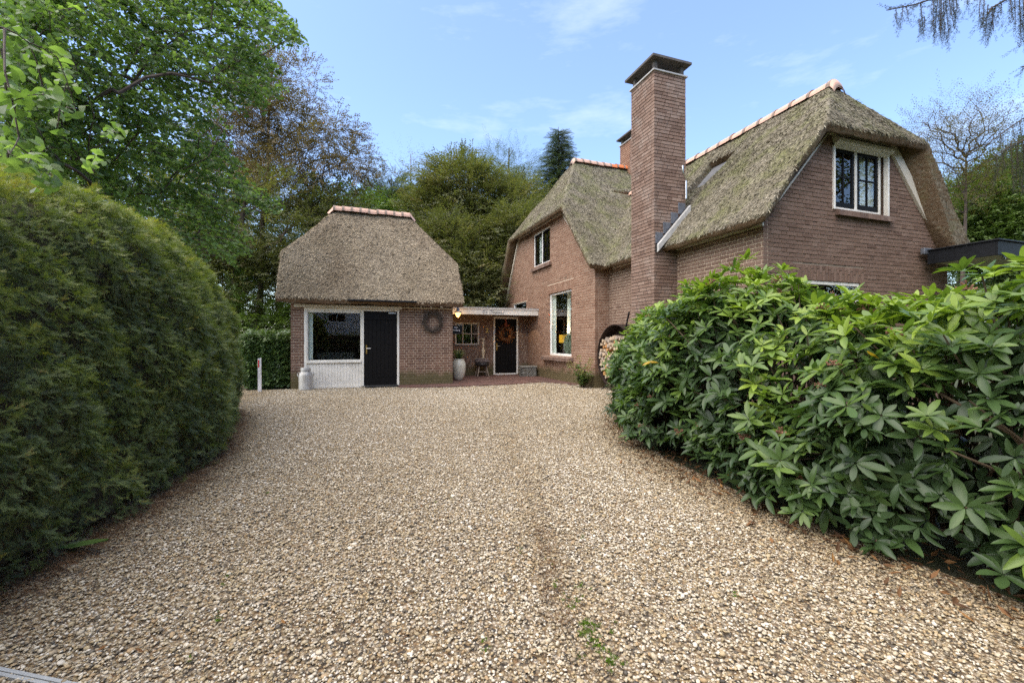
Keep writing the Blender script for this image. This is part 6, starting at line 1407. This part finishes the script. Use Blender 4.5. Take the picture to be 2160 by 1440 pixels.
    for mt in (lm[0], lm[0], lm[1], lm[2]):
        for k in range(3):
            q = MB(); n = random.choice((3, 4, 4, 5)); a0 = random.random() * 6; pl_ = [(.058 * random.uniform(.8, 1.2) * math.cos(a0 + 2 * PI * j / n), .058 * random.uniform(.8, 1.2) * math.sin(a0 + 2 * PI * j / n)) for j in range(n)]
            q.prism(pl_, 0, .29); ms.append(mesh('firewood_log', q.V, q.F, mt))
    for p in pts:
        o = link('firewood_log', random.choice(ms), None, (ring_c[0] - .15 + random.uniform(-.025, .03), ring_c[1] + p[0], RZ + p[1]), (0, PI / 2, 0)); s = random.uniform(.85, 1.1); o.scale = (s, s, 1)
        tag(o, 'split firewood log stacked end-on in the round steel holder', 'log', 'firewood logs in the round holder')
    # hydrangea at the house corner
    h = thing('hydrangea', 'straggly hydrangea with yellow-green flower heads at the brick house corner', 'shrub', (5.92, 10.95, 0))
    hm = leaf_mat('hydrangea_leaf', [(0, (.035, .065, .02)), (.5, (.09, .14, .035)), (.85, (.19, .23, .05)), (1, (.30, .26, .09))], .5, .25, 'GEOMETRY'); L_ = []; st = MB(); V = []
    for k in range(30):
        a = random.random() * 6.28; r = random.uniform(.05, .42); tip = np.array([r * math.cos(a) * .75 - .06, r * math.sin(a) * .9 + .02, random.uniform(.25, .78) * (1 - .3 * r)]); st.tube([(random.gauss(0, .05), random.gauss(0, .05), 0), tip * .55 + np.array([0, 0, .1]), tip], [.009, .006, .003], 5, cap=False)
        for j in range(11):
            f = random.uniform(.4, 1); c = tip * f; aa = random.random() * 6.28; L_.append((c, (math.cos(aa), math.sin(aa), random.uniform(-.5, .3)), (random.gauss(0, .3), random.gauss(0, .3), 1), random.uniform(.09, .15), random.uniform(.05, .085)))
    me = leaf_cards('hydrangea_leaves', L_, hm, .25); a_ = me.attributes.new('tint', 'FLOAT', 'FACE'); a_.data.foreach_set('value', np.repeat(np.clip(RNG.normal(.42, .2, len(L_)), 0, .92), 4).astype(np.float32)); tag(link('leaves', me, h), kind='stuff')
    st.build('stems', M['stem'], h)
    fl = leaf_mat('hydrangea_flower', [(0, (.17, .16, .05)), (.6, (.30, .30, .10)), (1, (.34, .22, .12))], .7, .3, 'GEOMETRY', .2)
    for c in ((-.10, .10, .82), (-.22, .20, .62), (.02, -.28, .70), (-.05, -.34, .52), (-.18, -.12, .46), (-.30, .34, .66), (.0, -.36, .78)):
        q = MB()
        for k in range(60):
            d = unit(RNG.normal(0, 1, 3)) * np.array([.075, .075, .09]); s = unit(RNG.normal(0, 1, 3)) * .014; u = unit(RNG.normal(0, 1, 3)) * .014; q.add([tuple(d - s), tuple(d + u), tuple(d + s), tuple(d - u)], [(0, 1, 2, 3)], random.random())
        q.build('flower_head', fl, h, loc=c)
    # on the inner window sill
    h = thing('table_lamp', 'table lamp with mustard yellow shade on the tall window sill', 'lamp', (U1 + .24, 13.35, .90))
    m = MB(); m.lathe([(.07, 0), (.07, .012), (.012, .02), (.014, .12), (.022, .14), (.012, .17), (.01, .38)], (0, 0, 0), 16); smooth_auto(m.build('lamp_base', M['black'], h), 60)
    m = MB(); m.lathe([(.125, .36), (.12, .62), (.11, .62), (.118, .36)], (0, 0, 0), 22); m.build('lamp_shade', M['lampshade'], h)
    ld = bpy.data.lights.new('lamp_light', 'POINT'); ld.energy = 12; ld.color = (1, .78, .5); ld.shadow_soft_size = .06; o = bpy.data.objects.new('lamp_light', ld); COL.objects.link(o); o.parent = h; o.location = (0, 0, .5)  # light added in the shade to brighten the curtain and the room
    cm = simple('cactus_skin', (.16, .20, .14), .7, .3, 30, bmp=.4)
    for k, (y, hh, lab) in enumerate(((12.95, .60, 'grey-green vase with trailing plant nearer the lamp in the tall window'), (12.55, .66, 'grey-green vase with trailing plant at the right edge of the tall window'))):
        h = thing('trailing_vase', lab, 'vase', (U1 + .26, y, .90), group='vases on the window sill')
        m = MB(); m.lathe([(.09, 0), (.15, .10), (.165, .30), (.14, .48), (.09, hh), (.08, hh), (.02, hh - .03)], (0, 0, 0), 18); smooth_auto(m.build('vase_body', cm, h), 60)
        L2 = []
        for j in range(110):
            a = random.random() * 6.28; r = random.uniform(.05, .2); L2.append(((r * math.cos(a), r * math.sin(a), hh + random.uniform(-.28, .14) * (r / .2)), (math.cos(a), math.sin(a), random.uniform(-.9, .5)), (0, 0, 1), random.uniform(.05, .09), .03))
        me = leaf_cards('vase_leaves', L2, hm, .2); a_ = me.attributes.new('tint', 'FLOAT', 'FACE'); a_.data.foreach_set('value', np.repeat(RNG.random(len(L2)) * .7, 4).astype(np.float32)); tag(link('leaves', me, h), kind='stuff')
small_things()

# ---------------------------------------------------------------- white house across the drive, seen mirrored in the annex pane
def white_house():
    h = thing('white_house', 'white rendered house across the drive, mirrored in the annex pane', 'house', (0, 0, 0))
    y = -13.0; holes = [(-2.6, -1.2, 2.9, 4.3), (2.2, 3.6, 2.9, 4.3), (-6.5, -5.1, 2.9, 4.3)]
    m = MB(); xs = [-9, -6.5, -5.1, -2.6, -1.2, 2.2, 3.6, 6.5]
    for x0, x1 in zip(xs[:-1], xs[1:]):
        hole = any(abs(x0 - q[0]) < .01 for q in holes)
        for z0, z1 in ((0, 2.9), (2.9, 4.3), (4.3, 5.4)):
            if not (hole and z0 == 2.9): m.box((x0, y - .3, z0), (x1, y, z1))
    m.build('wall', M['render_white'], h)
    for q in holes:
        f = MB(); fb = lambda a0, a1, z0, z1: f.box((a0, y - .12, z0), (a1, y - .04, z1))
        fb(q[0], q[0] + .07, q[2], q[3]); fb(q[1] - .07, q[1], q[2], q[3]); fb(q[0] + .07, q[1] - .07, q[2], q[2] + .07); fb(q[0] + .07, q[1] - .07, q[3] - .07, q[3]); fb((q[0] + q[1]) / 2 - .04, (q[0] + q[1]) / 2 + .04, q[2] + .07, q[3] - .07); fb(q[0] + .07, q[1] - .07, 3.57, 3.63)
        w = f.build('window', M['white'], h); g = MB(); g.box((q[0] + .06, y - .10, q[2] + .06), (q[1] - .06, y - .09, q[3] - .06)); g.build('pane', M['black'], w)
    m = MB(); m.add([(-9.4, y + .4, 5.3), (6.9, y + .4, 5.3), (6.9, y - 4, 9.2), (-9.4, y - 4, 9.2), (-9.4, y - 8.4, 5.3), (6.9, y - 8.4, 5.3)], [(0, 1, 2, 3), (3, 2, 5, 4), (0, 3, 4), (1, 5, 2), (0, 4, 5, 1)]); m.build('roof', M['slate'], h)
    g = thing('garden_hedge', 'dark garden hedge before the white house across the drive', 'hedge', (0, 0, 0))
    n = 2600; P = np.column_stack([RNG.uniform(-9, 7, n), -9 + RNG.normal(0, .3, n), 1.9 * RNG.random(n) ** .8]); scatter('foliage', foliage_kind('dark'), P, frame(dirs_random(n), np.tile([0, .5, 1.], (n, 1))), RNG.uniform(.8, 1.3, n), None, g)
    m = MB(); m.box((-9, -9.35, 0), (7, -8.75, 1.75)); m.build('twig_core', bpy.data.materials['yew_twigs'], g)
white_house()
